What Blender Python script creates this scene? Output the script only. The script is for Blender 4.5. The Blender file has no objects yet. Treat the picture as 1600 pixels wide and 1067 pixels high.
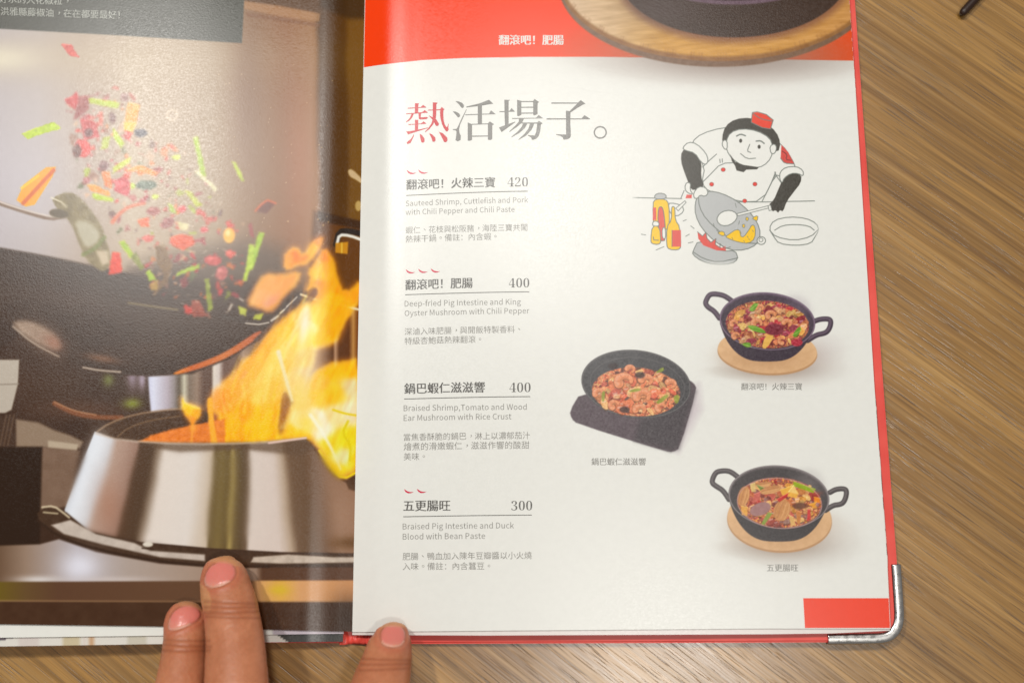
import bpy, bmesh, math
import numpy as np
from mathutils import Vector, Matrix

C = bpy.context.scene.collection
SC = bpy.context.scene
rad = math.radians

# ---------------------------------------------------------------- camera
DIST, TILT, FPX = 0.32, rad(9.6), 1600.0          # distance to the page (m), tilt off straight down, focal length in photo pixels
cam_d = bpy.data.cameras.new("camera")
cam_d.sensor_width = 36; cam_d.lens = 36 * FPX / 1600; cam_d.clip_start = .01; cam_d.clip_end = 50
cam_d.dof.use_dof = True; cam_d.dof.focus_distance = DIST + .003; cam_d.dof.aperture_fstop = 7
cam = bpy.data.objects.new("camera", cam_d); C.objects.link(cam)
cam.location = (0, -DIST * math.sin(TILT), DIST * math.cos(TILT)); cam.rotation_euler = (TILT, 0, 0)
SC.camera = cam

# ---------------------------------------------------------------- world and lamps (indoor downlights over a restaurant table)
world = bpy.data.worlds.new("World"); SC.world = world; world.use_nodes = True
bg = world.node_tree.nodes["Background"]; bg.inputs[0].default_value = (1.0, .965, .91, 1); bg.inputs[1].default_value = .21

def lamp(name, loc, target, power, size, color):
    d = bpy.data.lights.new(name, 'AREA'); d.shape = 'DISK'; d.size = size; d.energy = power; d.color = color
    o = bpy.data.objects.new(name, d); C.objects.link(o); o.location = loc
    o.rotation_euler = (Vector(target) - Vector(loc)).to_track_quat('-Z', 'Y').to_euler()
    return o
lamp("downlight_far", (.07, .55, 1.5), (0, .05, 0), 6.6, .15, (1, .975, .925))
lamp("downlight_side", (-.57, .62, 1.5), (0, 0, 0), 10.8, .11, (1, .975, .925))
lamp("downlight_near", (.25, -.33, 1.5), (0, 0, 0), 4.0, .12, (1, .965, .90))

SC.view_settings.view_transform = 'Standard'; SC.view_settings.look = 'None'
SC.view_settings.exposure = .05; SC.view_settings.gamma = 1; SC.view_settings.use_curve_mapping = False
SC.cycles.max_bounces = 6

# ==== PAINT START (pure numpy: the prints on the pages, drawn in page coordinates measured off the photograph)
def s2l(c):
    c = np.asarray(c, dtype=np.float64) / 255.0
    return np.where(c <= 0.04045, c / 12.92, ((c + 0.055) / 1.055) ** 2.4)

PAPER = (236, 236, 231)

def _h(ix, iy, seed):
    v = np.sin(ix * 127.1 + iy * 311.7 + seed * 74.7) * 43758.5453
    return v - np.floor(v)

def vnoise(x, y, seed=0):
    ix, iy = np.floor(x), np.floor(y)
    fx, fy = x - ix, y - iy
    fx = fx * fx * (3 - 2 * fx); fy = fy * fy * (3 - 2 * fy)
    a, b = _h(ix, iy, seed), _h(ix + 1, iy, seed)
    c, d = _h(ix, iy + 1, seed), _h(ix + 1, iy + 1, seed)
    return (a * (1 - fx) + b * fx) * (1 - fy) + (c * (1 - fx) + d * fx) * fy

def fbm(x, y, seed=0, o=3):
    r, amp, tot = 0, 1, 0
    for k in range(o):
        r = r + amp * vnoise(x * 2 ** k, y * 2 ** k, seed + k); tot += amp; amp *= .5
    return r / tot

def chaikin(p, n, closed=True):
    p = np.asarray(p, float)
    for _ in range(n):
        q = np.roll(p, -1, 0) if closed else p[1:]
        a = p if closed else p[:-1]
        r = np.empty((len(a) * 2, 2)); r[0::2] = a * .75 + q * .25; r[1::2] = a * .25 + q * .75
        if not closed: r = np.vstack([p[:1], r, p[-1:]])
        p = r
    return p

class Canvas:
    def __init__(s, xs, ys, base):
        s.xs, s.ys = np.asarray(xs, float), np.asarray(ys, float)
        s.im = np.zeros((len(ys), len(xs), 3)); s.im[:] = base
        s.cov = np.zeros((len(ys), len(xs)))
        s.tf = (0, 0, 1); s.glow = False      # glow: light added to what is below, as flames do
    def _pts(s, p):
        p = np.asarray(p, float)
        return p / s.tf[2] + np.array(s.tf[:2])
    def win(s, x0, y0, x1, y1):
        i0, i1 = np.searchsorted(s.xs, [x0, x1]); j0, j1 = np.searchsorted(s.ys, [y0, y1])
        if i1 <= i0 or j1 <= j0: return None
        X, Y = np.meshgrid(s.xs[i0:i1], s.ys[j0:j1])
        return (slice(j0, j1), slice(i0, i1)), X, Y
    def blend(s, sl, a, col, X, Y):
        if callable(col): col = col(X, Y)
        col = np.asarray(col, float)
        if s.glow: col = 255 - (255 - s.im[sl]) * (255 - col) / 255
        s.im[sl] = s.im[sl] * (1 - a[..., None]) + col * a[..., None]
        s.cov[sl] = np.maximum(s.cov[sl], a)
    @staticmethod
    def dist(p, X, Y, closed=True):
        n = len(p); best = np.full(X.shape, 1e18); ins = np.zeros(X.shape, bool); tt = np.zeros(X.shape)
        for i in range(n if closed else n - 1):
            a, b = p[i], p[(i + 1) % n]
            e = b - a; L = e @ e
            t = np.clip(((X - a[0]) * e[0] + (Y - a[1]) * e[1]) / (L + 1e-12), 0, 1)
            d = (X - a[0] - t * e[0]) ** 2 + (Y - a[1] - t * e[1]) ** 2
            m = d < best; best = np.where(m, d, best); tt = np.where(m, (i + t) / max(n - 1, 1), tt)
            if closed and e[1] != 0:
                c = (a[1] > Y) != (b[1] > Y)
                ins ^= c & (X < (e[0]) * (Y - a[1]) / e[1] + a[0])
        return np.sqrt(best), ins, tt
    def P(s, pts, col, soft=.8, al=1.0, sm=0, rag=0, seed=1, off=0, rs=4.):
        p = s._pts(pts)
        if sm: p = chaikin(p, sm)
        m = soft * 1.2 + 1 + rag
        w = s.win(p[:, 0].min() - m, p[:, 1].min() - m, p[:, 0].max() + m, p[:, 1].max() + m)
        if w is None: return
        sl, X, Y = w
        d, ins, _ = s.dist(p, X, Y)
        d = np.where(ins, d, -d)
        d = d - off
        if rag: d = d + rag * (fbm(X / rs, Y / rs, seed) - .5) * 2
        a = np.clip(.5 + d / (2 * soft), 0, 1); a = a * a * (3 - 2 * a) * al
        s.blend(sl, a, col, X, Y)
    def blur(s, x0, y0, x1, y1, sg, feather=12):
        i0, i1 = np.searchsorted(s.xs, [x0, x1]); j0, j1 = np.searchsorted(s.ys, [y0, y1]); A = s.im[j0:j1, i0:i1]
        r = int(3 * sg) + 1; k = np.exp(-.5 * (np.arange(-r, r + 1) / sg) ** 2); k /= k.sum()
        B = np.pad(A, ((r, r), (r, r), (0, 0)), 'edge')
        B = sum(k[i] * B[i:i + A.shape[0]] for i in range(2 * r + 1)); B = sum(k[i] * B[:, i:i + A.shape[1]] for i in range(2 * r + 1))
        X, Y = np.meshgrid(s.xs[i0:i1], s.ys[j0:j1]); f = np.clip(np.minimum(np.minimum(X - x0, x1 - X), np.minimum(Y - y0, y1 - Y)) / feather, 0, 1)[..., None]
        s.im[j0:j1, i0:i1] = A * (1 - f) + B * f
    def L(s, pts, wd, col, soft=.7, al=1.0, sm=0, w2=None):
        p = s._pts(pts)
        if sm: p = chaikin(p, sm, False)
        wd = wd / s.tf[2]; w2 = wd if w2 is None else w2 / s.tf[2]
        m = max(wd, w2) + soft * 2
        w = s.win(p[:, 0].min() - m, p[:, 1].min() - m, p[:, 0].max() + m, p[:, 1].max() + m)
        if w is None: return
        sl, X, Y = w
        d, _, t = s.dist(p, X, Y, False)
        a = np.clip(.5 + ((wd + (w2 - wd) * t) / 2 - d) / (2 * soft), 0, 1); a = a * a * (3 - 2 * a) * al
        s.blend(sl, a, col, X, Y)
    def E(s, cx, cy, rx, ry, col, rot=0, soft=.8, al=1.0, ring=0):
        (cx, cy), = s._pts([(cx, cy)]); rx, ry, ring = rx / s.tf[2], ry / s.tf[2], ring / s.tf[2]
        m = max(rx, ry) + soft * 2 + ring
        w = s.win(cx - m, cy - m, cx + m, cy + m)
        if w is None: return
        sl, X, Y = w
        c, q = math.cos(math.radians(rot)), math.sin(math.radians(rot))
        u = ((X - cx) * c + (Y - cy) * q); v = (-(X - cx) * q + (Y - cy) * c)
        r = np.sqrt((u / rx) ** 2 + (v / ry) ** 2) + 1e-9
        g = np.sqrt((u / rx ** 2) ** 2 + (v / ry ** 2) ** 2) / r + 1e-9
        d = (1 - r) / g
        if ring: d = ring / 2 - np.abs(d)
        a = np.clip(.5 + d / (2 * soft), 0, 1); a = a * a * (3 - 2 * a) * al
        s.blend(sl, a, col, X, Y)
    def G(s, cx, cy, rx, ry, col, al=1.0, rot=0):
        (cx, cy), = s._pts([(cx, cy)]); rx, ry = rx / s.tf[2], ry / s.tf[2]
        m = 2.6 * max(rx, ry)
        w = s.win(cx - m, cy - m, cx + m, cy + m)
        if w is None: return
        sl, X, Y = w
        c, q = math.cos(math.radians(rot)), math.sin(math.radians(rot))
        u = ((X - cx) * c + (Y - cy) * q) / rx; v = (-(X - cx) * q + (Y - cy) * c) / ry
        s.blend(sl, np.exp(-(u * u + v * v)) * al, col, X, Y)

def tone(c, amp=14, sc=3., seed=0):
    c = np.asarray(c, float)
    return lambda X, Y: np.clip(c + ((fbm(X / sc, Y / sc, seed) - .5) * 2 * amp)[..., None], 0, 255)

def ramp(xs, cols):
    cols = np.asarray(cols, float)
    return lambda t: np.stack([np.interp(t, xs, cols[:, k]) for k in range(3)], -1)

def paint_wok_photo(c):
    # --- kitchen wall
    X, Y = np.meshgrid(c.xs, c.ys)
    r = ramp([-300, 0, 60, 130, 230, 330, 400, 450, 487, 494, 502, 540, 548, 600],
             [(190, 180, 180), (186, 178, 180), (184, 174, 172), (176, 158, 144), (180, 160, 138), (164, 142, 118), (138, 104, 74),
              (140, 96, 62), (150, 108, 70), (140, 96, 50), (78, 48, 8), (86, 54, 8), (112, 76, 18), (116, 80, 20)])
    c.im[:] = r(X + 10 * (fbm(X / 60, Y / 90, 5) - .5) + (Y - 200) * -.012)
    c.G(150, 90, 260, 40, (188, 170, 146), .6); c.G(0, 92, 60, 22, (226, 218, 196), .8); c.G(40, 290, 90, 90, (196, 190, 198), .6)
    c.G(205, 260, 22, 190, (206, 192, 168), .4); c.G(385, 150, 24, 130, (112, 76, 54), .35); c.G(470, 250, 22, 110, (168, 110, 80), .5)
    c.P([(380, -60), (505, -60), (503, 22), (440, 12), (380, 2)], (92, 62, 34), 3); c.P([(380, 2), (440, 10), (500, 22), (499, 34), (440, 26), (380, 14)], (172, 130, 92), 2, .7)
    c.P([(385, 20), (500, 38), (500, 43), (385, 26)], (120, 78, 48), 2, .6)
    c.P([(500, -60), (600, -60), (600, 30), (545, 30), (500, 12)], (58, 36, 6), 6, .8); c.P([(490, 330), (570, 350), (570, 470), (480, 470), (486, 380)], (98, 58, 12), 5)
    c.P([(497, 330), (570, 347), (570, 360), (520, 350), (497, 345)], (60, 34, 6), 3)
    c.P([(543, 266), (550, 264), (566, 280), (566, 288), (556, 281), (546, 276)], (206, 180, 140), 1.2, sm=1); c.E(560, 322, 5, 8, (190, 160, 100), soft=1.5)
    # --- caption panel
    c.P([(-310, -260), (382, -260), (382, -10), (378, 68), (190, 56), (0, 45.5), (-310, 28)], tone((66, 66, 58), 5, 4), .8)
    # --- below the wok: dark kitchen
    c.P([(-310, 470), (566, 455), (566, 960), (-310, 960)], tone((62, 42, 30), 8, 30, 3), 6)
    c.G(60, 600, 90, 40, (74, 52, 38), .8); c.G(130, 640, 70, 14, (92, 64, 48), .7)
    c.P([(-60, 562), (30, 562), (28, 600), (18, 640), (8, 645), (-60, 645)], (190, 180, 168), 1.5); c.L([(-30, 601), (28, 600)], 2, (150, 138, 126), 1)
    c.L([(85, 630), (115, 646), (150, 652), (190, 652)], 7, (128, 80, 52), 2, sm=2); c.L([(85, 628), (115, 642), (150, 648)], 2, (178, 132, 100), 1, sm=2)
    c.P([(25, 655), (60, 660), (85, 672), (110, 680), (130, 690), (125, 700), (25, 698)], (146, 126, 108), 3); c.P([(75, 688), (122, 694), (120, 704), (75, 700)], (186, 170, 150), 2)
    c.P([(-310, 640), (20, 650), (24, 700), (-310, 700)], (70, 50, 38), 4)
    for x in (4, 10, 16): c.L([(x + 6, 648), (x - 4, 696)], 2, (120, 98, 80), 1.2, .6)
    c.P([(66, 698), (125, 704), (108, 790), (60, 800), (60, 740)], tone((124, 100, 84), 8, 14, 2), 3); c.P([(-310, 700), (66, 698), (62, 860), (-310, 866)], (44, 28, 17), 3)
    c.G(170, 594, 9, 10, (120, 126, 66), .9); c.G(206, 630, 14, 8, (142, 150, 60), .9); c.G(206, 588, 9, 22, (176, 160, 180), .8); c.G(222, 592, 6, 18, (196, 182, 204), .8); c.G(188, 606, 16, 20, (70, 52, 40), .6)
    # stainless pots behind the flame
    cr = ramp([228, 234, 240, 262, 272, 280, 288, 296, 308, 318, 330, 334, 342, 350, 372, 380, 400, 460, 480, 500, 520, 524, 530, 545, 552, 558, 570],
              [(70, 52, 44), (214, 216, 238), (224, 226, 244), (186, 176, 186), (150, 140, 140), (96, 84, 70), (206, 200, 180), (126, 110, 96), (150, 128, 112), (98, 74, 62),
               (96, 72, 60), (226, 216, 206), (214, 202, 196), (110, 84, 74), (104, 78, 66), (166, 140, 124), (120, 90, 70), (150, 120, 100), (206, 190, 178), (176, 140, 110), (96, 62, 40), (190, 150, 120), (96, 60, 36), (92, 52, 22), (190, 140, 80), (120, 70, 24), (110, 64, 20)])
    c.P([(230, 588), (300, 584), (360, 560), (420, 520), (566, 470), (566, 690), (380, 660), (236, 646)], lambda X, Y: cr(X), 2.5)
    # --- wok
    wok = [(-310, 330), (-40, 380), (0, 387), (70, 399), (140, 414), (205, 427), (240, 442), (280, 470), (330, 478), (400, 470), (440, 462), (470, 462), (462, 474), (440, 492), (418, 512), (400, 530), (362, 558), (322, 574), (276, 584), (212, 588), (160, 582), (110, 566), (60, 540), (20, 505), (-20, 490), (-310, 470)]
    c.P([(190, 424), (260, 400), (340, 385), (400, 376), (450, 392), (478, 440), (474, 470), (420, 505), (330, 530), (230, 500)], tone((92, 74, 60), 6, 8, 3), 26, .9, 1)
    c.P([(190, 424), (240, 425), (330, 440), (420, 440), (474, 456), (462, 476), (420, 510), (330, 540), (230, 520)], tone((66, 47, 36), 6, 8, 3), 16, .9, 1)
    c.P(wok, tone((60, 41, 29), 7, 8, 9), 2.6, sm=1)
    c.G(120, 470, 150, 22, (82, 62, 50), .5, 8); c.G(250, 545, 90, 16, (84, 62, 48), .45, -6)
    c.G(330, 470, 80, 16, (74, 56, 44), .6); c.G(300, 500, 110, 26, (78, 57, 44), .5)
    c.P([(-310, 470), (-40, 488), (18, 505), (36, 520), (0, 545), (-310, 560)], (58, 40, 30), 4, .8)
    c.P([(18, 506), (34, 500), (60, 506), (90, 525), (96, 548), (70, 543), (40, 526)], tone((184, 162, 144), 26, 4, 4), 6, .9, 1); c.G(70, 530, 34, 20, (150, 124, 108), .55, 38); c.L([(20, 510), (52, 537), (92, 557)], 2.2, (214, 198, 182), 1.4, .75, 1); c.G(84, 535, 16, 10, (150, 92, 72), .5, 35)
    c.L([(130, 574), (158, 579), (188, 581)], 2.6, (220, 206, 192), 1.4, .85, sm=1); c.G(160, 560, 26, 6, (150, 108, 80), .6, 10)
    c.L([(200, 473), (240, 479), (278, 484)], 1.4, (196, 186, 130), .8, sm=1)
    c.P([(268, 584), (290, 574), (322, 563), (352, 550), (380, 532), (404, 516), (412, 520), (398, 532), (362, 556), (322, 573), (280, 585)], lambda X, Y: ramp([268, 300, 350, 412], [(246, 150, 30), (206, 104, 40), (214, 124, 60), (186, 96, 60)])(X), 2, .95, 1)
    c.L([(400, 532), (428, 506), (450, 484), (470, 462)], 7, (84, 62, 52), 2, sm=1); c.L([(350, 494), (384, 504), (410, 508), (430, 498), (452, 476), (470, 460)], 6, (70, 56, 48), 2, .8, 1)
    for p_, w_ in (([(384, 505), (404, 507), (420, 504)], 2), ([(424, 501), (434, 494)], 3.4), ([(438, 489), (444, 484)], 2.6), ([(448, 479), (458, 470), (464, 464)], 2), ([(362, 476), (358, 484)], 3), ([(374, 466), (380, 470)], 2.4), ([(430, 498), (450, 478)], 1.2)): c.L(p_, w_, (232, 222, 210), .9, .9); c.L([(470, 460), (490, 467), (520, 474), (562, 484)], 2.5, (226, 210, 180), 1, .9)
    # --- flames
    q = lambda pts: np.array(pts, float) / 2.133 + (0, 250)
    def idw(ctrl, amp=40, sx=7., sy=26., seed=3):
        k = np.array([(x / 2.133, y / 2.133 + 250) + tuple(col) for x, y, *col in ctrl], float)
        def f(X, Y):
            Xw = X + 8 * (fbm(X / 16, Y / 22, seed + 5) - .5); w = 1 / (((Xw[..., None] - k[:, 0]) ** 2 + (Y[..., None] - k[:, 1]) ** 2) + 14) ** 2.2
            base = (w[..., None] * k[:, 2:]).sum(-2) / w.sum(-1)[..., None]
            n = (fbm((X + .35 * Y) / sx, Y / sy, seed, 3) - .5)[..., None]
            return np.clip(base + n * np.array((.25 * amp, 1.3 * amp, 1.5 * amp)), 0, 255)
        return f
    edge = lambda X, Y: np.array((240, 138, 26.)) + (fbm(X / 9., Y / 16., 2) - .5)[..., None] * 40
    def fire(pts, ctrl, soft=3.2, inner=2.5, amp=30, sm=1, seed=3):
        p = q(pts); c.glow = True
        c.P(p, (236, 120, 14), 9, .55, sm, off=-2); c.P(p, (250, 146, 20), soft + 1.5, .8, sm, rag=3, seed=seed, rs=14.)
        c.glow = False
        c.P(p, idw(ctrl, amp, seed=seed), soft + 4, .95, sm, rag=4, seed=seed + 1, rs=16., off=inner + 1.5)
    # glow on the rear rim and the ring of gas flame inside the burner
    c.P([(214, 691), (250, 676), (310, 664), (345, 655), (336, 690), (280, 692)], tone((224, 126, 50), 16, 6, 3), 2.5, .9)
    c.P(q([(690, 828), (870, 815), (940, 815), (940, 850), (800, 880), (690, 880)]), lambda X, Y: ramp([320, 345, 380, 440], [(116, 62, 46), (150, 66, 30), (226, 140, 20), (240, 160, 20)])(X), 3, .9)
    fire([(945, 350), (952, 305), (985, 288), (1012, 320), (1038, 272), (1078, 250), (1072, 290), (1030, 342), (1000, 352), (960, 366)], [(960, 330, 246, 156, 50), (1000, 320, 240, 132, 24), (1040, 300, 252, 184, 30), (1065, 262, 240, 140, 20)], 2.6, 1.5)
    fire([(822, 482), (850, 430), (885, 380), (930, 386), (1002, 370), (992, 410), (950, 450), (922, 484), (900, 505), (860, 490)], [(860, 460, 246, 178, 110), (890, 410, 244, 170, 90), (960, 395, 240, 160, 74), (900, 490, 236, 160, 120), (830, 478, 250, 190, 130)], 4, 0, 20)
    fire([(1052, 340), (1080, 288), (1112, 330), (1122, 390), (1150, 446), (1206, 398), (1210, 456), (1160, 525), (1137, 580), (1125, 606), (1085, 624), (1030, 632), (1020, 560), (1010, 490), (1060, 455), (1052, 420), (1020, 442), (1032, 400), (1026, 372)],
         [(1080, 310, 250, 150, 16), (1060, 370, 255, 206, 40), (1100, 370, 252, 180, 20), (1130, 420, 250, 160, 16), (1060, 430, 246, 150, 20), (1110, 470, 254, 186, 16), (1190, 430, 250, 164, 20), (1150, 500, 252, 178, 16), (1060, 520, 255, 222, 70), (1100, 540, 252, 190, 20), (1070, 600, 255, 206, 50), (1120, 570, 252, 186, 20), (1030, 560, 255, 240, 170)], 2.6, 2)
    c.P(q([(1026, 438), (1050, 425), (1062, 440), (1040, 470), (1022, 468)]), (112, 56, 18), 2.5, .85, 1)
    fire([(1030, 470), (1000, 490), (955, 520), (900, 568), (866, 618), (845, 652), (812, 662), (780, 712), (742, 738), (702, 782), (690, 830), (735, 860), (700, 915), (690, 942), (935, 944), (932, 900), (938, 845), (950, 790), (950, 766), (985, 806), (1012, 780), (1030, 720), (1048, 680), (1052, 620), (1052, 540)],
         [(1010, 520, 255, 240, 160), (960, 560, 255, 216, 60), (900, 620, 254, 200, 70), (1000, 600, 255, 236, 110), (930, 680, 255, 214, 100), (850, 690, 252, 190, 70), (780, 760, 250, 172, 60), (720, 800, 248, 164, 64), (860, 780, 253, 204, 84), (820, 840, 252, 176, 20), (900, 760, 252, 196, 70), (760, 900, 253, 186, 10), (830, 910, 255, 200, 10), (890, 900, 254, 190, 10), (920, 840, 253, 190, 40), (1020, 660, 250, 226, 140), (985, 740, 252, 228, 160), (940, 640, 255, 230, 130), (880, 650, 254, 206, 80), (860, 720, 254, 206, 96), (800, 720, 246, 176, 90), (1030, 720, 244, 222, 180)], 3.6, 2, 40)
    rw = np.random.RandomState(6)
    for k in range(70):                               # loose tongues licking off the left side and over the wok's edge
        t = rw.uniform(0, 1); bx, by = np.interp(t, [0, .3, .6, 1], [705, 790, 880, 1000]), np.interp(t, [0, .3, .6, 1], [810, 715, 620, 495])
        bx += rw.uniform(-14, 60); by += rw.uniform(-10, 60); ln = rw.uniform(40, 130); le = rw.uniform(.25, .9)
        c.L(q([(bx, by), (bx + ln * le * .4 + rw.uniform(-8, 8), by - ln * .4), (bx + ln * le, by - ln)]), rw.uniform(6, 13) / 2, [(252, 196, 60), (250, 176, 40), (255, 230, 110), (250, 160, 30)][rw.randint(4)], rw.uniform(2, 4), rw.uniform(.2, .5), 2, .6)
    for k in range(60):
        bx, by = rw.uniform(720, 1180), rw.uniform(800, 960); ln = rw.uniform(40, 110); le = rw.uniform(-.3, .5)
        if bx > 930 and by > 900: continue
        c.L(q([(bx, by - 10), (bx + ln * le * .5 + rw.uniform(-10, 10), by - ln * .5), (bx + ln * le, by - ln)]), rw.uniform(4, 12) / 2, [(255, 206, 30), (255, 236, 130), (244, 150, 20), (255, 220, 60)][rw.randint(4)], rw.uniform(1.5, 3.5), rw.uniform(.2, .5), 2, .6)
    for pts, w, cc, al in [([(955, 560), (920, 640), (880, 740)], 15, (255, 228, 110), .6), ([(905, 690), (890, 760), (880, 800)], 10, (255, 240, 150), .6), ([(860, 830), (850, 880), (845, 940)], 16, (255, 206, 20), .7), ([(905, 840), (890, 890), (880, 940)], 13, (255, 210, 40), .7), ([(770, 850), (755, 900), (750, 940)], 12, (255, 196, 20), .7), ([(810, 860), (800, 900), (805, 940)], 9, (240, 140, 10), .5), ([(1020, 500), (985, 560), (960, 620)], 16, (255, 244, 180), .6)]:
        c.L(q(pts), w / 2.133 * 1.3, cc, 4, al, 2, w / 4)
    c.P(q([(938, 790), (950, 770), (968, 800), (966, 850), (940, 880), (925, 900), (932, 850)]), tone((150, 88, 44), 18, 4, 2), 3, .8, 1)
    c.L(q([(928, 640), (950, 720), (974, 800)]), 7, (246, 240, 224), 2.2, .9, 1, 4)
    fire([(972, 812), (1020, 770), (1036, 720), (1070, 690), (1120, 672), (1206, 664), (1206, 950), (1192, 1040), (1142, 1066), (1100, 1026), (1062, 965), (1030, 925), (985, 936), (918, 932), (950, 890)],
         [(1010, 800, 252, 214, 110), (1060, 740, 253, 200, 70), (1100, 700, 254, 196, 30), (1170, 690, 252, 190, 16), (1060, 790, 253, 206, 60), (1110, 780, 252, 206, 50), (1180, 760, 240, 222, 170), (960, 910, 254, 206, 30), (1000, 870, 255, 244, 190), (1045, 860, 255, 255, 246), (1070, 900, 255, 252, 230), (1120, 850, 252, 236, 170), (1170, 840, 246, 238, 200), (1100, 950, 246, 226, 60), (1160, 930, 240, 220, 30), (1180, 1000, 240, 216, 20), (1130, 1040, 250, 224, 20), (1150, 990, 240, 236, 170), (1000, 925, 252, 204, 20)], 3, 2.5, 34, 1, 8); c.G(480, 660, 18, 20, (254, 224, 90), .8); c.G(474, 625, 12, 26, (246, 214, 130), .5)
    c.G(470, 618, 16, 30, (255, 226, 130), .75); c.L(q([(1035, 850), (1090, 930), (1135, 1030)]), 6, (255, 253, 230), 2.6, .85, 1, 3)
    c.L(q([(1110, 832), (1150, 845), (1195, 852)]), 3, (236, 206, 20), 1.3, .9, 1); c.L(q([(1160, 870), (1140, 910), (1170, 950), (1165, 1000)]), 3.5, (226, 204, 10), 1.5, .8, 1); c.L(q([(1064, 968), (1102, 1028), (1142, 1064), (1190, 1040)]), 3.6, (250, 222, 10), 1.3, 1, 1)
    fire([(606, 790), (616, 812), (645, 818), (670, 830), (665, 856), (648, 872), (642, 905), (634, 868), (612, 842)], [(630, 830, 255, 206, 40), (655, 840, 250, 180, 30), (640, 870, 246, 160, 50)], 1.4, .6, 20); c.L(q([(642, 890), (640, 940)]), 4, (240, 160, 60), 1.8, .8)
    c.L(q([(700, 800), (702, 860), (714, 940)]), 7, (248, 176, 60), 2.2, .85, 2, 9)
    c.G(476, 508, 9, 34, (252, 248, 232), .8, 10); c.G(424, 590, 34, 44, (255, 230, 120), .45, 25); c.G(402, 664, 40, 14, (255, 206, 40), .5); c.G(508, 470, 14, 26, (255, 214, 60), .5, 15)
    # faucet
    c.L([(525, 382), (530, 362), (545, 361), (568, 366)], 9, (40, 30, 24), 1.2, 1, 1); c.L([(527, 380), (530, 367), (546, 368), (568, 376)], 4.5, (240, 238, 230), .9, 1, 1); c.P([(524, 380), (544, 378), (543, 397), (524, 395)], (200, 140, 30), 1); c.L([(534, 380), (534, 395)], 2, (236, 200, 90), .8)
    for d_ in [(497, 343), (513, 347), (505, 352), (450, 346)]: c.E(d_[0], d_[1], 1, 1, (230, 200, 160))
    # --- burner
    c.P([(150, 676), (162, 664), (200, 650), (250, 641), (290, 639), (318, 640), (330, 650), (322, 660), (280, 668), (240, 678), (216, 692), (180, 688)], tone((76, 54, 38), 10, 5, 1), 1.6, 1, 1)
    c.L([(152, 674), (170, 661), (210, 647), (260, 640), (292, 638)], 2.5, (170, 140, 112), 1.6, .8, 1); c.L([(184, 682), (200, 668), (236, 656), (280, 650)], 2, (140, 112, 84), 1.2, .7, 1)
    c.P([(212, 692), (236, 680), (280, 668), (318, 661), (352, 654), (352, 694)], tone((232, 134, 56), 22, 5, 3), 2.5, .92, 0, 1.5, 5)
    fire([(606, 790), (616, 812), (645, 818), (670, 830), (665, 856), (648, 872), (642, 905), (634, 868), (612, 842)], [(630, 830, 255, 206, 40), (655, 840, 252, 184, 30), (640, 870, 250, 160, 50)], 1.4, .6, 20); c.L(q([(642, 890), (638, 940)]), 4, (248, 168, 70), 1.8, .8)
    c.L(q([(700, 800), (702, 860), (714, 940)]), 7, (252, 186, 60), 2.2, .9, 2, 10)
    kx = lambda X: np.interp(X, [105, 210, 330, 388, 445, 550], [.38, .23, .07, .02, -.1, -.15])
    br = ramp([95, 108, 125, 150, 162, 176, 196, 202, 226, 236, 246, 300, 326, 332, 345, 356, 362, 368, 378, 386, 392, 430, 446, 456, 480, 500, 520, 560],
              [(206, 206, 204), (222, 226, 236), (236, 240, 248), (214, 212, 216), (184, 158, 144), (176, 148, 134), (156, 126, 112), (84, 62, 46), (82, 62, 46), (150, 132, 116), (230, 220, 212), (228, 220, 214), (206, 190, 172), (112, 94, 62), (124, 106, 66), (104, 86, 54), (170, 150, 96), (112, 94, 62), (96, 78, 56), (110, 90, 72), (222, 210, 202), (218, 204, 196), (184, 164, 144), (112, 88, 68), (104, 80, 60), (120, 92, 72), (150, 118, 96), (136, 100, 76)])
    body = [(148, 674), (180, 686), (230, 691), (300, 694), (400, 693), (478, 685), (500, 716), (520, 742), (538, 753), (566, 758), (566, 864), (440, 862), (330, 856), (220, 846), (140, 830), (104, 808), (101, 796), (118, 750)]
    c.P(body, lambda X, Y: br(X + kx(X) * (Y - 770) + 5 * (fbm(X / 16, Y / 50, 3) - .5)), 1.2, 1)
    c.P([(230, 691), (400, 692), (478, 685), (490, 700), (470, 712), (380, 702), (280, 706), (240, 700)], (98, 76, 58), 4, .75); c.blur(100, 700, 540, 850, 3.2, 18); c.G(150, 700, 14, 26, (236, 240, 248), .7, 20); c.L([(150, 677), (190, 688), (290, 694), (400, 692), (478, 684)], 3.2, (206, 190, 176), 1.8, .7, 1); c.L([(420, 692), (478, 684)], 3, (236, 206, 196), 1, .9)
    c.P([(540, 752), (566, 734), (566, 770), (545, 764)], (60, 34, 14), 2); c.G(540, 800, 26, 50, (172, 138, 116), .5); c.G(548, 848, 30, 10, (96, 62, 26), .8); c.G(170, 790, 20, 40, (170, 122, 100), .5)
    # base ring
    c.P([(58, 802), (72, 790), (104, 800), (140, 830), (220, 848), (330, 858), (440, 864), (566, 866), (566, 882), (440, 882), (330, 882), (250, 876), (150, 858), (92, 838), (62, 816)], tone((70, 50, 36), 8, 6, 2), 1.5, 1)
    c.P([(80, 820), (110, 812), (150, 834), (210, 848), (235, 860), (320, 866), (320, 876), (250, 870), (160, 850), (100, 834)], tone((206, 194, 184), 14, 8, 5), 2, .95); c.P([(396, 870), (450, 866), (520, 870), (566, 870), (566, 878), (440, 880), (392, 878)], tone((214, 200, 186), 22, 6, 4), 1.6, .9)
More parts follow.
